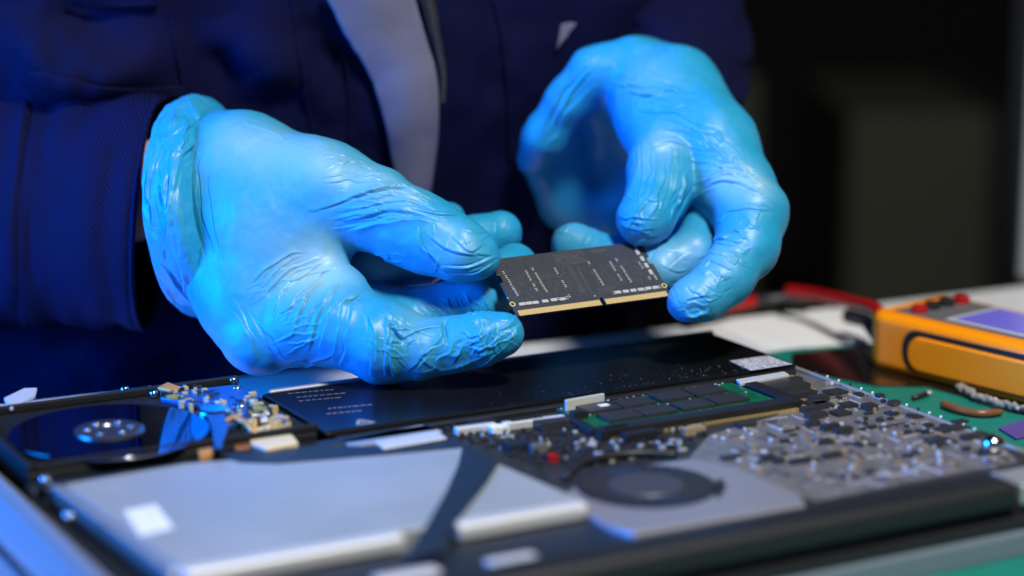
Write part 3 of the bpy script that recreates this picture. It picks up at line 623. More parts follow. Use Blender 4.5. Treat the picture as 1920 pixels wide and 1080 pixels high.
# ---- fan
fan_px = [(1050, 930), (1120, 880), (1230, 868), (1300, 858), (1380, 875), (1500, 925), (1512, 945), (1190, 1000), (1140, 985)]
zf = -0.36
fan = obj('fan', MB().lpoly([UV(x, y, zf) for x, y in fan_px], -0.95, zf), M['fan'], lap, bevel=0.1, seg=3)
fc = PZ(1212, 912, zf)
mb = MB(); mb.lathe((fc[0], fc[1], zf+0.002), [(2.3, 0), (2.3, 0.03), (2.2, 0.05)], 56); obj('intake', mb, M['black'], fan)
mb = MB(); mb.lathe((fc[0], fc[1], zf+0.055), [(1.25, 0), (1.2, 0.05), (0.9, 0.07)], 40); obj('hub', mb, M['fan_hub'], fan)
bl = MB()
for i in range(29):
    t = 2*math.pi*i/29; a0 = np.array([math.cos(t), math.sin(t)]); a1 = np.array([math.cos(t+.22), math.sin(t+.22)]); nn = np.array([-a0[1], a0[0]])*0.035
    pA = fc[:2]+a0*1.3; pB = fc[:2]+a1*2.15
    bl.wpoly([pA-nn, pB-nn, pB+nn, pA+nn], zf+0.052, zf+0.08)
obj('blades', bl, M['fan_dark'], fan)
q = [UV(x, y, zf) for x, y in ((1340, 905), (1352, 897), (1362, 912), (1350, 935), (1340, 930))]; obj('vent_slot', MB().lpoly(q, zf+0.002, zf+0.02), M['black'], fan)
cbl = MB(); cbl.tube([tuple(L(*UV(x, y, -0.3), -0.3)) for x, y in spline([(1060, 895), (1100, 865), (1180, 850), (1270, 852)], 20)], 0.12); obj('fan_cable', cbl, M['black'], lap, smooth=True)

# ================================================================== HELD MODULE
s_px = 4000/83.0
e1 = np.array([43.2, -5.5]); e2 = np.array([-18.0, -34.7])
E1 = (AR*43.2 + AU*5.5 + AF*20.8)/48.25; E2 = (AR*-18 + AU*34.7 + AF*28.2)/48.25
E1 /= np.linalg.norm(E1); E2 -= E1*(E1@E2); E2 /= np.linalg.norm(E2); EN = np.cross(E1, E2)
if EN@AF > 0: EN = -EN
MO = P(970, 593, 83-1.46-0.88)        # bottom-left corner
def Q(a, b, c=0.0): return MO + E1*a + E2*b + EN*c     # a along the contacts, b up the board, c out of the face
base_m = Q(3.38, 1.5)
ram = thing('memory_module', base_m, 'black laptop memory module with gold contacts held between the gloved fingertips', 'memory module')
def mprism(mb, poly, c0, c1): return mb.prism([Q(a, b, c0) for a, b in poly], [Q(a, b, c1) for a, b in poly])
outl = [(0, 0), (3.72, 0), (3.72, 0.36), (3.78, 0.42), (3.84, 0.36), (3.84, 0), (6.76, 0), (6.76, 1.75), (6.60, 1.78), (6.60, 2.12), (6.76, 2.16), (6.76, 3.0), (0, 3.0), (0, 2.16), (0.16, 2.12), (0.16, 1.78), (0, 1.75)]
obj('circuit_board', mprism(MB(), outl, -0.1, 0.0), M['board_black'], ram, bevel=0.008)
for a0, a1 in ((0.12, 3.69), (3.87, 6.66)):
    g = MB(); n = int((a1-a0)/0.06)
    for i in range(n): mprism(g, [(a0+i*0.06, 0.012), (a0+i*0.06+0.047, 0.012), (a0+i*0.06+0.047, 0.27), (a0+i*0.06, 0.27)], 0.0, 0.006)
    mprism(g, [(a0, 0.004), (a1, 0.004), (a1, 0.012), (a0, 0.012)], -0.09, 0.004)
    obj('contact_strip', g, M['gold'], ram)
# module face coordinates of a photo pixel
def face(px, py):
    r = ray(px, py); t = ((MO-CAM)@EN)/(r@EN); X = CAM+r*t-MO; return float(X@E1), float(X@E2)
def zp(x, y): return (880+x/4.571, 420+y/4.571)     # from the enlarged crop
RM = Matrix(((E1[0], E2[0], EN[0]), (E1[1], E2[1], EN[1]), (E1[2], E2[2], EN[2])))
if RM.determinant() < 0: RM = Matrix(((E1[0], -E2[0], EN[0]), (E1[1], -E2[1], EN[1]), (E1[2], -E2[2], EN[2])))
def chipmesh(name, w_, d_, h_, ends):
    me = lmesh(name, w_, d_, h_, M['cap_tan'] if ends != 'white' else M['solder'], 0.008); me.materials.append(M['solder' if ends != 'white' else 'chip'])
    for p in me.polygons:
        if ends == 'ends' and abs(p.center.x) > w_*S*0.28: p.material_index = 1
        if ends == 'white' and abs(p.center.x) > w_*S*0.46: p.material_index = 0
    return me
m_small = lmesh('capacitor', 0.12, 0.085, 0.065, M['cap_dark'], 0.006)
m_end = lmesh('solder_end', 0.04, 0.09, 0.07, M['solder'], 0.006)
m_big = lmesh('resistor_array', 0.26, 0.145, 0.07, M['solder'], 0.012)
def mplace(name, me, a, b, rot):
    o = bpy.data.objects.new(name, me); C.objects.link(o); o.parent = ram; off = ROOT[ram.name]; q = Q(a, b, 0.001)
    o.location = (q[0]*S-off[0], q[1]*S-off[1], (q[2]+ZT)*S-off[2]); o.rotation_euler = (RM @ Matrix.Rotation(rot, 3, 'Z')).to_euler(); return o
smalls = [(290, 425), (312, 460), (335, 492), (352, 522), (372, 556), (390, 582), (407, 612), (487, 420), (502, 452), (518, 482), (540, 395), (550, 532), (572, 570), (568, 437), (585, 466), (603, 496), (620, 526), (637, 552), (656, 580),
          (733, 397), (748, 425), (798, 505), (820, 538), (1020, 340), (1068, 408), (1086, 438), (1104, 468), (1122, 494), (1140, 522), (1208, 342), (1224, 370), (1242, 398), (1257, 315), (1275, 450), (1295, 482), (1302, 380), (1322, 408), (1340, 440), (1360, 470), (1378, 497),
          (1425, 210), (1455, 345), (1478, 378), (1540, 470), (1583, 452), (1596, 472), (835, 640), (853, 625), (1238, 598), (1502, 568), (1628, 548), (757, 650)]
for x, y in smalls:
    a, b = face(*zp(x, y)); o = mplace('capacitor', m_small, a, b, math.pi/2 if True else 0)
    for s_ in (-1, 1):
        e_ = mplace('solder_end', m_end, a, b+s_*0.034, math.pi/2); 
        e_.parent = o; e_.location = (s_*0.046*S, 0, 0); e_.rotation_euler = (0, 0, 0)
bigs = [(452, 693), (508, 686), (565, 680), (648, 668), (722, 657), (797, 650), (1272, 592), (1338, 584), (1402, 576), (1466, 568), (1532, 558), (1592, 551)]
for x, y in bigs:
    a, b = face(*zp(x, y)); mplace('resistor_array', m_big, a, b, 0)
for x, y in ((1440, 250), (1480, 305), (1515, 362), (1552, 418)):
    a, b = face(*zp(x, y)); mplace('resistor_array', m_big, a, b, math.pi/2)
# plated holes, fiducials
for x, y in ((370, 687), (1670, 528)):
    a, b = face(*zp(x, y)); rg = MB(); n = 24; ri, ro = 0.07, 0.12
    for i in range(n):
        t, t2 = 2*math.pi*i/n, 2*math.pi*(i+1)/n
        mprism(rg, [(a+ri*math.cos(t), b+ri*math.sin(t)), (a+ro*math.cos(t), b+ro*math.sin(t)), (a+ro*math.cos(t2), b+ro*math.sin(t2)), (a+ri*math.cos(t2), b+ri*math.sin(t2))], 0.0005, 0.006)
    ring_o = obj('mounting_ring', rg, M['gold'], ram)
    hm = MB(); mprism(hm, [(a+ri*math.cos(2*math.pi*i/16), b+ri*math.sin(2*math.pi*i/16)) for i in range(16)], -0.104, 0.003); obj('hole', hm, M['inner'], ring_o)
for x, y in ((1075, 617), (330, 635)):
    a, b = face(*zp(x, y)); f_ = MB(); mprism(f_, [(a+.035*math.cos(i), b+.035*math.sin(i)) for i in np.linspace(0, 5.6, 9)], 0.0005, 0.005); obj('test_dot', f_, M['solder'], ram)
# traces: vias, serpentine lines
tr = MB(); random.seed(21)
def tl(a, b, c, d, wd=0.018):
    v = np.array([c-a, d-b]); l = np.linalg.norm(v)
    if l < 1e-4: return
    n = np.array([-v[1], v[0]])/l*wd/2; mprism(tr, [(a-n[0], b-n[1]), (c-n[0], d-n[1]), (c+n[0], d+n[1]), (a+n[0], b+n[1])], 0.0003, 0.003)
for (ax0, ax1, by0, by1, n) in ((0.35, 3.0, 0.75, 2.0, 330), (3.9, 6.3, 0.85, 2.1, 300)):
    for _ in range(n):
        a = random.uniform(ax0, ax1); b = random.uniform(by0, by1); k = random.random(); l = random.uniform(0.03, 0.14)
        if k < 0.45: tl(a, b, a+0.025, b, 0.026)
        elif k < 0.75: tl(a, b, a, b+l)
        else: tl(a, b, a+l*0.7, b+l*0.5)
for i in range(26):
    b = 0.75+i*0.058; tl(3.05, b, 3.28, b-0.03); tl(3.42, b*0.92+0.05, 3.55, b*0.92+0.02)
for _ in range(150):
    a = random.uniform(2.7, 3.9); b = random.uniform(2.25, 2.9); l = random.uniform(.05, .3)
    if random.random() < .6: tl(a, b, a+l, b)
    else: tl(a, b, a, b-l*.7)
for i in range(9): tl(3.75+i*0.09, 0.55+i*0.012, 3.6+i*0.09+0.3, 0.85)
for i in range(8):
    for j in range(3): tl(4.45+i*0.085, 2.72+j*0.05, 4.51+i*0.085, 2.72+j*0.05, 0.03)
obj('printed_trace', tr, M['trace'], ram)

# ================================================================== PERSON
per = thing('person', P(420, 760, 108), 'person in navy work jacket and blue gloves holding a memory module over the opened laptop', 'person')

# ---- glove, picture left
def left_hand(h, body=None):
    pts = dict(
     palm=[[(385, 308, 86.4, 90), (450, 320, 85.2, 98), (600, 358, 83.6, 84), (700, 391, 82.9, 74)],
           [(385, 410, 86.2, 88), (430, 470, 85.0, 98), (470, 560, 83.6, 88), (486, 636, 82.6, 62)],
           [(450, 350, 85.2, 100), (520, 470, 84.0, 90), (560, 540, 83.2, 72)],
           [(375, 300, 86.8, 84), (375, 420, 86.8, 84)],
           [(540, 420, 83.7, 68), (600, 470, 83.3, 44)],
           [(430, 400, 85.0, 110), (505, 415, 84.0, 100)], [(505, 415, 84.0, 100), (570, 425, 83.4, 62)]],
     thumb=[(700, 391, 82.9, 74), (770, 426, 82.4, 71), (815, 448, 82.1, 67), (866, 470, 81.7, 57), (900, 484, 81.6, 39)],
     index=[(486, 636, 82.6, 62), (575, 605, 82.2, 78), (650, 612, 81.7, 76), (722, 642, 81.2, 76), (790, 654, 80.9, 55), (850, 646, 80.8, 49), (905, 635, 80.6, 47), (943, 627, 80.5, 41)],
     fold=[(600, 500, 82.8, 42), (655, 545, 82.0, 38)],
     middle=[(570, 560, 84.6, 56), (780, 602, 83.4, 58), (900, 562, 83.5, 52), (955, 515, 84.6, 44), (966, 494, 85.2, 39)],
     ring=[(585, 535, 85.6, 55), (705, 508, 84.9, 45), (790, 488, 85.2, 43), (890, 448, 86.2, 42), (938, 437, 86.6, 42)],
     pinky=[(570, 480, 87.6, 50), (660, 470, 88.0, 36), (790, 420, 88.4, 34), (842, 408, 88.5, 30)])
    return pts
def build_glove(pts, lo, hi, h):
    fld = Field(lo, hi, h); palm = fld.empty()
    for c in pts['palm']: chain(fld, palm, c, 1.0)
    out = palm.copy()
    for nm in ('thumb', 'index', 'fold', 'middle', 'ring', 'pinky', 'rim'):
        if nm not in pts: continue
        v = palm.copy(); chain(fld, v, pts[nm], 1.1 if nm == 'rim' else 0.45)
        if nm == 'fold':
            out = smin(out, v, 0.35)
        else: out = smin(out, v, 0.10)
    V, F = fld.nets(out); return refine(np_mesh(V, F, 'glove'), 1, 3)
ptsL = left_hand(0.1)
meL = build_glove(ptsL, P(250, 740, 82)-np.array([1, 5, 1.5]), P(1020, 170, 86)+np.array([1, 6, 1.5]), 0.078)
W = Wrinkler(meL)
W.bundle([(585, 385), (680, 352), (760, 345), (830, 380)], [(590, 445), (690, 432), (770, 420), (850, 430)], 8, 0.10, 0.085, wob=4)
W.bundle([(660, 345), (720, 330), (780, 352)], [(690, 375), (770, 372), (830, 392)], 4, 0.07, 0.05)
W.bundle([(560, 300), (610, 282), (650, 290)], [(680, 345), (730, 330), (770, 345)], 9, 0.05, 0.028)
W.bundle([(440, 215), (520, 245), (600, 275)], [(450, 240), (520, 262), (590, 290)], 4, 0.06, 0.025)
W.stroke([(775, 392), (830, 402), (872, 400)], 0.09, 0.07); W.stroke([(800, 440), (850, 470), (925, 478)], 0.09, 0.06); W.stroke([(790, 455), (818, 485), (835, 508)], 0.08, 0.07)
W.stroke([(830, 500), (880, 500), (930, 480)], 0.08, 0.07); W.stroke([(845, 515), (890, 512), (932, 490)], 0.07, 0.05); W.stroke([(782, 420), (790, 460), (812, 480)], 0.08, 0.06)
W.stroke([(850, 445), (880, 470), (900, 462)], 0.08, 0.05)
W.bundle([(620, 465), (560, 490), (500, 530), (470, 600)], [(668, 560), (660, 620), (650, 700)], 9, 0.085, 0.065, wob=5)
W.bundle([(585, 455), (520, 480), (455, 530)], [(640, 500), (560, 530), (520, 590)], 5, 0.07, 0.05, wob=4)
W.bundle([(670, 560), (690, 620), (690, 700)], [(745, 605), (745, 650), (745, 715)], 5, 0.10, 0.075, wob=6)
W.bundle([(760, 700), (800, 650), (830, 605)], [(860, 690), (900, 655), (960, 595)], 6, 0.07, 0.055, wob=9, trim=0.4)
W.stroke([(736, 612), (742, 628), (758, 640)], 0.12, -0.16); W.stroke([(838, 598), (832, 612), (838, 640)], 0.11, -0.14); W.stroke([(680, 550), (668, 560), (650, 566)], 0.1, -0.12)
W.stroke([(740, 640), (790, 618), (835, 612)], 0.1, 0.06); W.stroke([(780, 700), (850, 690), (930, 660)], 0.08, 0.05)
W.crinkle(930, 625, 45, 35, 12, 50, 0.06, 0.05); W.crinkle(860, 650, 60, 35, 6, 60, 0.07, 0.045); W.crinkle(760, 650, 40, 45, 5, 60, 0.08, 0.045)
W.bundle([(775, 560), (800, 600)], [(905, 545), (925, 590)], 10, 0.05, 0.03, wob=3); W.bundle([(690, 470), (740, 500)], [(720, 465), (770, 490)], 3, 0.08, 0.05)
W.bundle([(350, 270), (340, 380), (380, 520)], [(400, 260), (400, 380), (430, 540)], 5, 0.08, 0.03, wob=6)
W.bundle([(420, 560), (450, 620), (470, 680)], [(480, 560), (520, 640), (560, 690)], 5, 0.09, 0.03, wob=5)
W.bundle([(840, 600), (880, 585), (930, 580)], [(850, 690), (910, 680), (980, 630)], 9, 0.05, 0.05, wob=9, trim=0.45)
W.bundle([(890, 590), (900, 640), (890, 690)], [(970, 590), (975, 620), (960, 660)], 6, 0.05, 0.05, wob=8, trim=0.4)
W.bundle([(560, 470), (500, 500), (440, 560)], [(640, 680), (600, 690), (520, 695)], 14, 0.05, 0.04, wob=8, trim=0.4)
W.bundle([(700, 560), (760, 600), (800, 640)], [(680, 640), (740, 670), (800, 700)], 6, 0.06, 0.05, wob=8, trim=0.4)
W.bundle([(600, 330), (700, 330), (800, 370)], [(600, 430), (700, 420), (820, 450)], 10, 0.05, 0.04, wob=6, trim=0.45)
W.crinkle(920, 420, 40, 20, 5, 30, 0.06, 0.04); W.crinkle(870, 470, 55, 45, 10, 40, 0.06, 0.035)
for (x, y, r, a) in ((430, 260, 70, .35), (520, 280, 70, .5), (600, 300, 60, .5), (690, 330, 50, .5), (760, 365, 40, .45), (590, 480, 55, .6), (620, 520, 50, .55), (550, 530, 50, .5), (790, 590, 40, .3), (780, 640, 40, .15), (700, 490, 40, .5), (475, 440, 60, .3), (850, 450, 40, .25)):
    W.stretch(x, y, r, a)
W.apply(0.045, 0.8)
gl = settle(meL, per, 'glove', M['glove'])
gl['label'] = 'blue glove with a rolled cuff, wrinkled over the bent index finger'

def ring_tube(rings, m, n, thick, lump=0.05, freq=0.7, folds=0.0, fold_n=7, seed=0):
    R_ = np.array(rings, float); RR = spline(R_, m) if len(R_) > 2 else spline(R_, m)
    vs = []; 
    for j, r in enumerate(RR):
        for k in range(n):
            t = 2*math.pi*k/n; cx = r[0]+math.cos(t)*r[3]+math.sin(t)*r[5]; cy = r[1]+math.cos(t)*r[4]+math.sin(t)*r[6]; d = r[2]+math.cos(t)*r[8]+math.sin(t)*r[7]
            vs.append(P(cx, cy, d))
    V = np.array(vs); cen = np.array([P(r[0], r[1], r[2]) for r in RR]); cen = np.repeat(cen, n, 0)
    dirs = V-cen; dirs /= np.linalg.norm(dirs, axis=1)[:, None]
    nz = np.array([noise.fractal(Vector(v*freq+seed), 1.0, 2.0, 4) for v in V])
    jj = np.repeat(np.arange(m)/(m-1), n); kk = np.tile(np.arange(n)/n, m)
    fz = np.array([noise.noise(Vector((a*fold_n+seed, b*6+a*2, seed*1.7))) for a, b in zip(jj, kk)])
    V = V+dirs*(lump*nz+folds*(np.abs(fz)**0.7*np.sign(fz)))[:, None]
    mb = MB(); mb.v = [tuple(x) for x in V]; mb.f = [(j*n+k, j*n+(k+1) % n, (j+1)*n+(k+1) % n, (j+1)*n+k) for j in range(m-1) for k in range(n)]
    return mb
def soft(o, thick, lev=1):
    s_ = o.modifiers.new('solid', 'SOLIDIFY'); s_.thickness = thick*S; s_.offset = -1
    b = o.modifiers.new('sub', 'SUBSURF'); b.levels = lev; b.render_levels = lev
    return o
# cuff of the left glove: px centre, distance, vertical half axis (px), near half axis (px, px, cm), depth of vertical axis
cuffL = [(360, 388, 87.3, 14, 205, -93, 8, -4.3, 0), (374, 386, 87.0, 14, 208, -92, 8, -4.35, 0), (396, 388, 86.5, 18, 203, -84, 10, -4.3, 0), (416, 392, 86.1, 24, 192, -78, 12, -4.15, 0), (428, 394, 85.9, 30, 172, -62, 18, -3.5, 0)]
mbc = ring_tube(cuffL, 50, 260, 0.05, lump=0.10, freq=0.9, folds=0.10, fold_n=2, seed=3)
mec = np_mesh(np.array(mbc.v, np.float32), np.array(mbc.f), 'cuff'); mec = refine(mec, 1, 0)
bmj = bmesh.new(); bmj.from_mesh(mec); bmesh.ops.recalc_face_normals(bmj, faces=bmj.faces); bmj.to_mesh(mec); bmj.free(); mec.update()
W = Wrinkler(mec)
W.crinkle(340, 245, 45, 45, 9, 45, 0.09, 0.06); W.bundle([(300, 230), (280, 330), (285, 480)], [(345, 260), (330, 350), (330, 540)], 6, 0.14, 0.08, wob=8)
W.bundle([(330, 195), (300, 280)], [(420, 215), (350, 320)], 5, 0.12, 0.08, wob=8); W.stroke([(300, 330), (320, 420), (300, 500)], 0.2, 0.12); W.bundle([(290, 480), (330, 540), (380, 590)], [(310, 440), (350, 520), (400, 590)], 4, 0.12, 0.08)
W.apply(0.03, 1.2)
oc = settle(mec, gl, 'cuff', M['glove']); soft(oc, 0.04, 0)

# ---- glove, picture right
ptsR = dict(
 palm=[[(1205, 150, 92.0, 66), (1265, 175, 90.6, 78), (1325, 275, 88.4, 84), (1372, 350, 86.9, 78)],
       [(1200, 150, 92, 66), (1235, 215, 89.8, 72), (1248, 270, 88.4, 66)],
       [(1150, 165, 94.2, 62), (1078, 268, 97.6, 70), (1088, 340, 97.4, 66), (1160, 400, 96.2, 56)],
           [(1008, 300, 94.6, 27), (1042, 366, 97.4, 40), (1120, 420, 97.2, 42)],
       [(1200, 180, 93.0, 72), (1190, 300, 97.2, 80), (1260, 380, 93.6, 56)], [(1120, 160, 92.6, 44), (1105, 225, 96.5, 60)], [(1050, 240, 93.4, 34), (1060, 290, 97.0, 52)],
       [(1290, 230, 90.2, 74), (1325, 330, 90.6, 56)]],
 thumb=[(1248, 270, 88.4, 66), (1243, 320, 87.2, 64), (1235, 360, 86.2, 57), (1213, 404, 85.2, 51), (1206, 411, 85.1, 48)],
 index=[(1372, 350, 86.9, 76), (1408, 400, 85.6, 67), (1402, 460, 84.7, 57), (1362, 519, 83.9, 50), (1320, 554, 83.4, 45), (1291, 564, 83.2, 41)],
 middle=[(1345, 390, 88.4, 52), (1300, 478, 86.0, 44), (1238, 505, 85.6, 43), (1150, 490, 86.2, 42), (1075, 458, 86.9, 42)],
 ring=[(1290, 380, 90.4, 52), (1240, 465, 89.2, 44), (1170, 485, 88.5, 42), (1136, 482, 88.4, 38)],
 pinky=[(1220, 380, 92.0, 48), (1190, 460, 91.0, 38), (1130, 500, 90.4, 36)],
 rim=[(1180, 112, 91.0, 36), (1112, 132, 91.2, 32), (1062, 190, 91.8, 30), (1018, 258, 92.6, 28), (999, 300, 93.6, 25)])
meR = build_glove(ptsR, P(960, 620, 83)-np.array([1, 3, 1]), P(1500, 60, 90)+np.array([1, 10, 1.5]), 0.08)
W = Wrinkler(meR)
W.bundle([(1190, 250), (1184, 330), (1160, 400)], [(1290, 290), (1290, 350), (1265, 420)], 8, 0.09, 0.07, wob=6)
W.bundle([(1155, 395), (1200, 405), (1265, 400)], [(1160, 440), (1205, 455), (1245, 450)], 5, 0.07, 0.05, wob=8, trim=0.4)
W.crinkle(1215, 400, 45, 45, 7, 60, 0.07, 0.05)
W.bundle([(1130, 120), (1200, 130), (1280, 150)], [(1190, 240), (1260, 235), (1350, 250)], 9, 0.10, 0.06, wob=8)
W.bundle([(1200, 250), (1250, 235), (1320, 255)], [(1210, 290), (1260, 275), (1320, 300)], 4, 0.1, 0.07)
W.bundle([(1310, 310), (1370, 300), (1430, 330)], [(1300, 370), (1370, 350), (1455, 380)], 6, 0.10, 0.08, wob=6)
W.bundle([(1350, 400), (1400, 390), (1468, 410)], [(1290, 530), (1330, 520), (1400, 545)], 8, 0.075, 0.055, wob=8, trim=0.45)
W.bundle([(1260, 545), (1300, 540), (1340, 560)], [(1262, 590), (1300, 600), (1330, 590)], 5, 0.07, 0.07, wob=6)
W.bundle([(1250, 240), (1330, 240), (1380, 290)], [(1260, 300), (1360, 330), (1450, 350)], 10, 0.05, 0.045, wob=8, trim=0.4)
W.bundle([(1390, 380), (1440, 380), (1470, 400)], [(1280, 560), (1310, 590), (1350, 570)], 12, 0.05, 0.036, wob=8, trim=0.45)
W.crinkle(1300, 560, 45, 35, 8, 50, 0.06, 0.055); W.crinkle(1240, 490, 50, 25, 6, 40, 0.08, 0.04); W.crinkle(1075, 440, 40, 20, 5, 35, 0.07, 0.05)
W.bundle([(1110, 110), (1050, 180), (985, 290)], [(1130, 140), (1070, 210), (1010, 310)], 4, 0.12, 0.08, wob=8)
W.stroke([(1300, 350), (1275, 400), (1262, 430)], 0.14, -0.1)
for (x, y, r, a) in ((1360, 330, 45, .7), (1410, 345, 40, .7), (1215, 300, 40, .3), (1240, 260, 35, .5), (1200, 140, 60, .3), (1290, 470, 45, .35), (1240, 490, 45, .4), (1350, 480, 40, .35), (1075, 435, 40, .2), (1290, 540, 40, .3)):
    W.stretch(x, y, r, a)
W.apply(0.05, 0.7)
gr_ = settle(meR, per, 'glove', M['glove']); gr_['label'] = 'blue glove of the raised hand, its palm in shadow'
cuffR = [(1240, 92, 96.0, 20, 70, -70, 20, -2.4, 0), (1225, 112, 94.8, 26, 64, -66, 24, -2.3, 0), (1210, 135, 93.6, 30, 62, -60, 26, -2.0, 0)]

# ---- jacket: torso shell, sleeves
tor = []
for zz, cx, cy, ax_, ay in ((-40, -22, 20.5, 19, 11), (-20, -22, 19.5, 19, 11.5), (-4, -21.5, 17.5, 19.5, 12), (8, -21, 15.0, 20.5, 12.5), (18, -20.5, 13.6, 21.5, 12.5), (30, -20, 13.5, 22, 12), (44, -20, 15, 18, 10)):
    tor.append((cx, cy, zz, ax_, ay))
TR = spline(np.array(tor), 90); nn = 220; V = []
rotT = math.radians(10)
for cx, cy, zz, ax_, ay in TR:
    for k in range(nn):
        t = 2*math.pi*k/nn; c_, s_ = math.cos(t), math.sin(t); ex = 2/2.5
        x = ax_*abs(c_)**ex*math.copysign(1, c_); y = ay*abs(s_)**ex*math.copysign(1, s_)
        V.append((cx+x*math.cos(rotT)-y*math.sin(rotT), cy+x*math.sin(rotT)+y*math.cos(rotT), zz))
F = np.array([(j*nn+k, j*nn+(k+1) % nn, (j+1)*nn+(k+1) % nn, (j+1)*nn+k) for j in range(89) for k in range(nn)])
meJ = np_mesh(np.array(V, np.float32), F, 'jacket'); meJ = refine(meJ, 1, 1)
bmj = bmesh.new(); bmj.from_mesh(meJ); bmesh.ops.recalc_face_normals(bmj, faces=bmj.faces); bmj.to_mesh(meJ); bmj.free(); meJ.update()
W = Wrinkler(meJ)
W.bundle([(360, 0), (450, 90), (470, 180)], [(600, 60), (640, 160), (690, 280)], 6, 0.8, 0.45, wob=18)
W.bundle([(860, 0), (880, 150), (880, 380)], [(1010, 0), (1000, 150), (960, 330)], 4, 0.9, 0.4, wob=16)
W.bundle([(10, 30), (140, 70), (300, 30)], [(40, 120), (180, 150), (330, 120)], 5, 0.8, 0.5, wob=16)
W.bundle([(60, 640), (200, 620), (330, 640)], [(80, 700), (220, 690), (380, 700)], 3, 0.6, 0.25, wob=10)
W.stroke([(560, 20), (620, 130), (690, 330)], 0.8, -0.5)
W.apply(0.35, 0.16)
bvhJ = BVHTree.FromPolygons([tuple(v) for v in W.out], [tuple(p.vertices) for p in meJ.polygons])
def onJ(px, py, lift=0.1):
    r = Vector(ray(px, py)).normalized(); h = bvhJ.ray_cast(Vector(CAM), r)
    if h[0] is None: return P(px, py, 96)
    n = h[1] if h[1].dot(r) < 0 else -h[1]
    return np.array(h[0]+n*lift)
jac = settle(meJ, per, 'jacket', M['navy'])
def strip(left, right, m, n, lift, name, material, thick, bulge=0.0, bev=0.0):
    A = spline(left, m); B = spline(right, m); mb = MB()
    for j in range(m):
        for i in range(n):
            t = i/(n-1); q = A[j]*(1-t)+B[j]*t; mb.v.append(tuple(onJ(q[0], q[1], lift+bulge*math.sin(math.pi*t))))
    mb.f = [(j*n+i, j*n+i+1, (j+1)*n+i+1, (j+1)*n+i) for j in range(m-1) for i in range(n-1)]
    o = obj(name, mb, material, jac, smooth=True)
    s_ = o.modifiers.new('solid', 'SOLIDIFY'); s_.thickness = thick*S; s_.offset = 0; b = o.modifiers.new('sub', 'SUBSURF'); b.levels = 1; b.render_levels = 1
    return o
pk = strip([(596, -30), (640, 50), (690, 140), (720, 230), (738, 330), (748, 430)], [(768, -30), (792, 40), (816, 130), (820, 220), (806, 330), (785, 430)], 40, 14, 0.45, 'placket', M['lavender'], 0.16, bulge=0.35)
stn = MB()
for off_ in (22,):
    pl_ = spline([(596+off_+8, -30), (640+off_+6, 50), (690+off_, 140), (720+off_-4, 230), (738+off_-6, 330)], 90)
    for i in range(0, 88, 2): stn.tube([onJ(*pl_[i], 0.60), onJ(*pl_[i+1], 0.60)], 0.03, 6)
obj('stitching', stn, M['lavender'], pk)
zp_ = strip([(775, -30), (800, 40), (818, 120), (822, 190)], [(806, -30), (822, 40), (834, 120), (832, 190)], 30, 5, 0.5, 'zipper', M['black'], 0.1)
zt = MB(); pl_ = spline([(792, -20), (812, 40), (826, 120), (827, 190)], 46)
for i in range(0, 44):
    c = onJ(*pl_[i], 0.66); zt.tube([c-AR*0.09, c+AR*0.09], 0.05, 6)
obj('zipper_teeth', zt, M['chip'], zp_)
def seam(pts, r=0.07, lift=0.05, n=40):
    mb = MB(); mb.tube([onJ(*q, lift) for q in spline(pts, n)], r, 8); obj('seam', mb, M['navy'], jac, smooth=True)
seam([(318, 20), (328, 90), (345, 172)]); seam([(545, -10), (558, 90), (572, 170), (588, 260)], 0.09); seam([(925, 0), (940, 70), (950, 150), (955, 300)], 0.09); seam([(648, 100), (655, 180), (655, 270)], 0.08)
strip([(60, 128), (150, 150), (240, 158), (345, 158)], [(55, 150), (150, 172), (240, 180), (345, 180)], 30, 5, 0.25, 'pocket_flap', M['navy'], 0.12)
strip([(130, -20), (230, -20), (300, -20)], [(130, 2), (230, 14), (300, 8)], 20, 5, 0.3, 'pocket_flap', M['navy'], 0.12)
strip([(1046, 42), (1058, 40), (1076, 42)], [(1036, 92), (1044, 80), (1050, 74)], 12, 5, 0.3, 'white_badge', M['lavender'], 0.05)

# sleeve of the arm on the left
slv = [(288, 398, 88.6, -17, 208, -30, 3, -3.9, 0), (270, 398, 88.9, -15, 209, -32, 3, -4.0, 0), (160, 394, 90.0, -10, 206, -28, 3, -4.2, 0), (70, 393, 91.0, -4, 204, -26, 3, -4.3, 0), (40, 392, 91.4, -2, 212, -26, 3, -4.6, 0), (-120, 372, 94, 0, 225, -24, 3, -4.8, 0), (-420, 250, 101, 0, 250, -24, 3, -5.5, 0), (-640, -40, 110, 60, 250, -24, 3, -6, 0)]
mb = ring_tube(slv, 110, 96, 0.15, lump=0.10, freq=0.35, folds=0.22, fold_n=16, seed=5)
me_s = mesh_of('sleeve', mb, ROOT[per.name], True); me_s.materials.append(M['navy']); os_ = bpy.data.objects.new('sleeve', me_s); C.objects.link(os_); os_.parent = jac; soft(os_, 0.22)
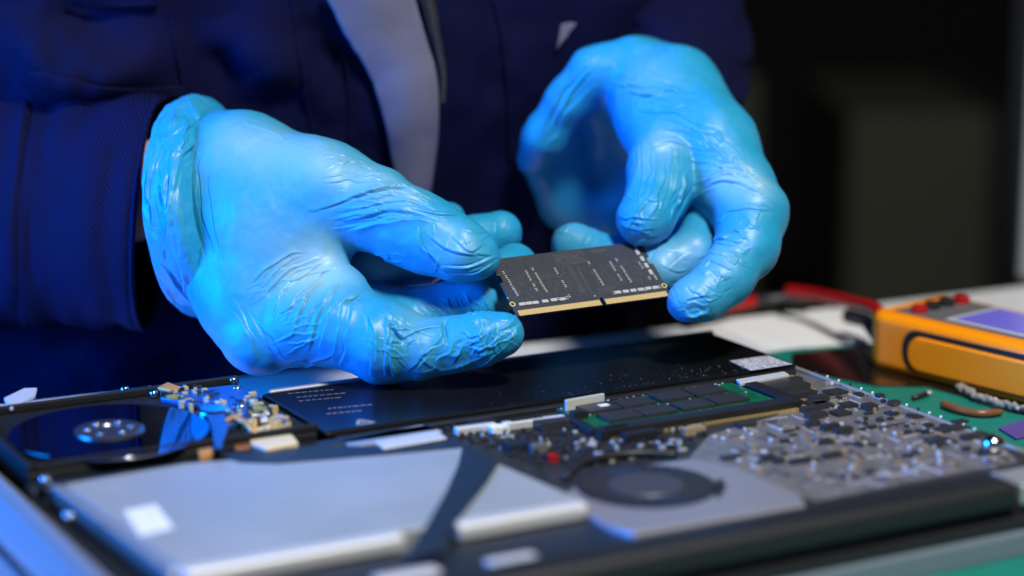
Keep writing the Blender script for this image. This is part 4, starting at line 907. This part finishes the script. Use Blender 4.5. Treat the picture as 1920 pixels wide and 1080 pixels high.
# raised cuff band and stitch rows
bvhS = BVHTree.FromPolygons(mb.v, mb.f)
def onS(px, py, lift=0.0):
    r = Vector(ray(px, py)).normalized(); h = bvhS.ray_cast(Vector(CAM), r)
    return None if h[0] is None else np.array(h[0])-np.array(r)*lift
def stitch(pts, r, n, dash=True, name='stitching', m='black'):
    q = [onS(*p, 0.10) for p in spline(pts, n)]; q = [p for p in q if p is not None]; mbq = MB()
    if dash:
        for i in range(0, len(q)-1, 2): mbq.tube([q[i], q[i+1]], r, 6)
    else: mbq.tube(q, r, 8)
    if mbq.v: obj(name, mbq, M[m], os_, smooth=True)
stitch([(240, 200), (222, 300), (216, 400), (222, 500), (232, 600)], 0.05, 90)
stitch([(108, 205), (78, 300), (72, 400), (82, 500), (98, 585)], 0.05, 90)
stitch([(80, 205), (48, 300), (42, 400), (50, 500), (66, 585)], 0.09, 60, False, 'seam', 'navy')
# sleeve of the arm on the right
slr = [(1272, 160, 95.6, 100, 34, 0, 46, -3.4, 0), (1278, 130, 96.2, 106, 34, 0, 46, -3.9, 0), (1282, 80, 97.4, 112, 24, 0, 44, -4.4, 0), (1272, 0, 99.5, 116, 10, 0, 44, -4.8, 0), (1235, -120, 104, 150, 0, 0, 44, -5.4, 0), (1170, -320, 110, 190, 0, 0, 44, -6.2, 0)]
mb = ring_tube(slr, 70, 80, 0.15, lump=0.15, freq=0.3, folds=0.35, fold_n=9, seed=8)
me_s = mesh_of('sleeve', mb, ROOT[per.name], True); me_s.materials.append(M['navy']); osr = bpy.data.objects.new('sleeve', me_s); C.objects.link(osr); osr.parent = jac; soft(osr, 0.25)

# ---- body under the clothes: one continuous figure, wrists showing between sleeve and glove
fld = Field((-52, -14, -42), (12, 30, 50), 0.6); vol = fld.empty()
for a, b, ra, rb in (((-22, 20, -38), (-21, 17, 0), 8.5, 9), ((-21, 17, 0), (-20, 15, 26), 9, 9.5), ((-28, 15, 30), (-12, 15, 30), 7.5, 7.5), ((-20, 15, 30), (-20, 14, 47), 6, 5.5)): fld.cone(vol, a, b, ra, rb, 3)
sl = P(-640, -40, 110); el = P(-420, 250, 101)
for a, b, ra, rb in (((-30, 15, 32), sl, 5.5, 4.4), (sl, el, 4.4, 4.0), (el, P(40, 385, 92.0), 4.0, 2.9), (P(40, 385, 92.0), P(335, 350, 88.6), 2.6, 1.9), (P(335, 350, 88.6), P(430, 400, 85.8), 1.9, 1.4),
                     ((-10, 15, 32), P(1170, -320, 110), 5.5, 3.8), (P(1170, -320, 110), P(1272, 0, 99.5), 3.8, 2.0), (P(1272, 0, 99.5), P(1225, 150, 93.5), 2.0, 1.2)): fld.cone(vol, a, b, ra, rb, 1.2)
for pts in (ptsL, ptsR):
    for nm in ('thumb', 'index', 'middle', 'ring', 'pinky'):
        c = pts[nm]
        for a, b in zip(c[:-1], c[1:]): fld.cone(vol, P(*a[:3]), P(*b[:3]), a[3]*a[2]/FPX*0.36, b[3]*b[2]/FPX*0.36, 0.15)
    for c in pts['palm']:
        for a, b in zip(c[:-1], c[1:]): fld.cone(vol, P(*a[:3]), P(*b[:3]), a[3]*a[2]/FPX*0.55, b[3]*b[2]/FPX*0.55, 0.3)
V, F = fld.nets(vol); meB = refine(np_mesh(V, F, 'body'), 1, 3)
settle(meB, per, 'body', M['skin'])

# ================================================================== MULTIMETER AND SMALL THINGS
o0 = PZ(1616, 688, -2.395); ax1 = PZ(1920, 764, -2.395)-o0; ax1 /= np.linalg.norm(ax1); ax2 = np.array([-ax1[1], ax1[0], 0]); ax2 = ax2 if ax2[0] > 0 else -ax2
mm = thing('multimeter', o0+ax1*8+ax2*4-np.array([0, 0, 0.0]), 'orange rubber cased multimeter lying face up at the right edge', 'multimeter')
def MMp(a, b, z): return o0+ax1*a+ax2*b+np.array([0, 0, z])
def mmpoly(mb, pts, z0, z1): return mb.prism([MMp(a, b, z0) for a, b in pts], [MMp(a, b, z1) for a, b in pts])
obj('holster', mmpoly(MB(), [(0, 0.6), (0.6, 0), (17, 0), (17, 5.4), (0.6, 5.4), (0, 4.8)], 0.05, 2.55), M['orange'], mm, bevel=0.75, seg=8)
# side recess: black groove ring and raised panel on the camera-facing side (b = 0)
def side_poly(pts, b0, b1): 
    mb = MB(); mb.prism([MMp(a, b0, z) for a, z in pts], [MMp(a, b1, z) for a, z in pts]); return mb
def rr(a0, a1, z0, z1, r, n=8):
    out = []
    for cx, cz, t0_ in ((a1-r, z1-r, 0), (a0+r, z1-r, 90), (a0+r, z0+r, 180), (a1-r, z0+r, 270)):
        for i in range(n+1): t = math.radians(t0_+90*i/n); out.append((cx+r*math.cos(t), cz+r*math.sin(t)))
    return out
obj('side_groove', side_poly(rr(2.2, 15.5, 0.35, 2.18, 0.8), -0.02, 0.2), M['black'], mm)
obj('side_grip', side_poly(rr(2.55, 15.2, 0.42, 1.92, 0.7), -0.14, 0.1), M['orange'], mm, bevel=0.12, seg=4)
obj('face_plate', mmpoly(MB(), [(1.0, 0.8), (16.5, 0.8), (16.5, 4.7), (1.0, 4.7)], 2.552, 2.62), M['meter_grey'], mm, bevel=0.1)
sc_ = obj('screen', mmpoly(MB(), [(3.6, 1.0), (9.6, 1.0), (9.6, 4.5), (3.6, 4.5)], 2.622, 2.66), M['meter_print'], mm, bevel=0.03)
obj('display', mmpoly(MB(), [(3.9, 1.25), (9.2, 1.25), (9.2, 4.25), (3.9, 4.25)], 2.662, 2.675), M['lcd_glow'], sc_)
for i, (a, b, m) in enumerate(((2.0, 1.3, 'red'), (1.9, 2.25, 'black'), (1.9, 3.2, 'black'), (2.0, 4.15, 'red'))):
    c = MMp(a, b, 2.62); q = MB(); q.lathe(tuple(c), [(0.36, 0), (0.36, 0.25), (0.26, 0.32)], 20); obj('jack', q, M[m], mm, smooth=False, label='red jack' if m == 'red' else None)
c = MMp(12.5, 2.75, 2.62); q = MB(); q.lathe(tuple(c), [(1.5, 0), (1.4, 0.4), (1.0, 0.5)], 40); obj('dial', q, M['black'], mm)

def cable(name, pts, r, m, label, cat, group=None, extra=None):
    t = thing(name, pts[len(pts)//2], label, cat, group)
    mb = MB(); mb.tube([tuple(p) for p in spline(np.array(pts), 60)], r, 14); obj('wire', mb, M[m], t, smooth=True)
    return t
zc0 = -2.35
c1 = [P(1300, 584, 108), P(1360, 572, 108), P(1430, 560, 108.5), P(1500, 553, 109), P(1580, 553, 110)]
t = cable('probe', [PZ(1290, 590, -1.9), PZ(1350, 576, -1.9), PZ(1420, 564, -1.9)], 0.3, 'red', 'red test probe with a black sleeve lying on the white table behind the raised hand', 'test probe')
mb = MB(); mb.tube([PZ(1415, 565, -1.9), PZ(1470, 560, -1.9), PZ(1520, 560, -1.9)], 0.33, 14); obj('sleeve', mb, M['black'], t, smooth=True)
t = cable('test_lead', [PZ(1478, 545, -1.2), PZ(1530, 552, -1.0), PZ(1590, 565, -0.6), PZ(1640, 578, -0.2), tuple(MMp(0.2, 1.0, 2.0))], 0.29, 'red', 'thick red test lead curving down to the orange multimeter', 'test lead')
mb = MB(); mb.tube([PZ(1590, 592, -1.6), PZ(1625, 600, -1.5), tuple(MMp(0.3, 0.8, 1.2))], 0.36, 12); tag(obj('cable', mb, M['black'], smooth=True), 'short black cable below the red test lead, running into the multimeter', 'cable')

# papers on the table behind
for i, (pts, zz) in enumerate((([(1335, 610), (1650, 572), (1655, 640), (1440, 655)], -2.69), ([(1350, 600), (1560, 578), (1652, 655), (1632, 690), (1560, 668)], -2.66))):
    pp = [PZ(x, y, zz)[:2] for x, y in pts]; o = obj('paper_sheet', MB().wpoly(pp, zz, zz+0.02), M['paper'])
    tag(o, ('white paper sheet lying flat on the table behind the laptop, below the others', 'topmost white paper sheet beside the orange multimeter')[i], 'paper', 'paper sheets on the table')
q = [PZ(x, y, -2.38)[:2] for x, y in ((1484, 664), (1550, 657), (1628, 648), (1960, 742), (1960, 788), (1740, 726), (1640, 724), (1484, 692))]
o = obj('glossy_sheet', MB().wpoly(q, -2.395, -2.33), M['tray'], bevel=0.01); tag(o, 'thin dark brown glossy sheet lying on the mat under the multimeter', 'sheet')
pts = [PZ(x, y, -2.2) for x, y in spline([(1768, 758), (1800, 769), (1840, 775), (1880, 772)], 24)]
mb = MB(); mb.tube(pts, [0.16]*20+[0.15, 0.14, 0.12, 0.08], 10); tag(obj('plastic_strip', mb, M['brown'], smooth=True), 'short curved dark brown strip lying on the green mat below the multimeter', 'strip')
tw = thing('screwdriver_bit', PZ(1730, 742, -2.4), 'tiny dark bit with a pale tip lying on the green mat near the board edge', 'tool bit')
mb = MB(); mb.tube([PZ(1712, 746, -2.25), PZ(1738, 738, -2.25)], 0.1, 10); obj('shank', mb, M['black'], tw, smooth=True)
mb = MB(); mb.tube([PZ(1738, 738, -2.25), PZ(1745, 736, -2.25)], 0.09, 10); obj('tip', mb, M['solder'], tw, smooth=True)
cr = MB(); random.seed(4)
pl_ = spline([(1796, 724), (1830, 742), (1870, 754), (1935, 770)], 50); cr.tube([PZ(x, y, -2.1)+np.array([random.uniform(-.06, .06), random.uniform(-.06, .06), random.uniform(-.05, .1)]) for x, y in pl_], [0.09+0.06*random.random() for _ in pl_], 9)
tag(obj('tie_wrap', cr, M['twist'], smooth=False), 'crinkled white twist of plastic lying along the multimeter', 'plastic twist')
q = [PZ(x, y, -2.39)[:2] for x, y in ((1872, 806), (1925, 788), (1960, 812), (1905, 826))]
tag(obj('plastic_tag', MB().wpoly(q, -2.395, -2.3), M['purple'], bevel=0.02), 'flat purple plastic tag on the mat by the right edge of the photo', 'tag')
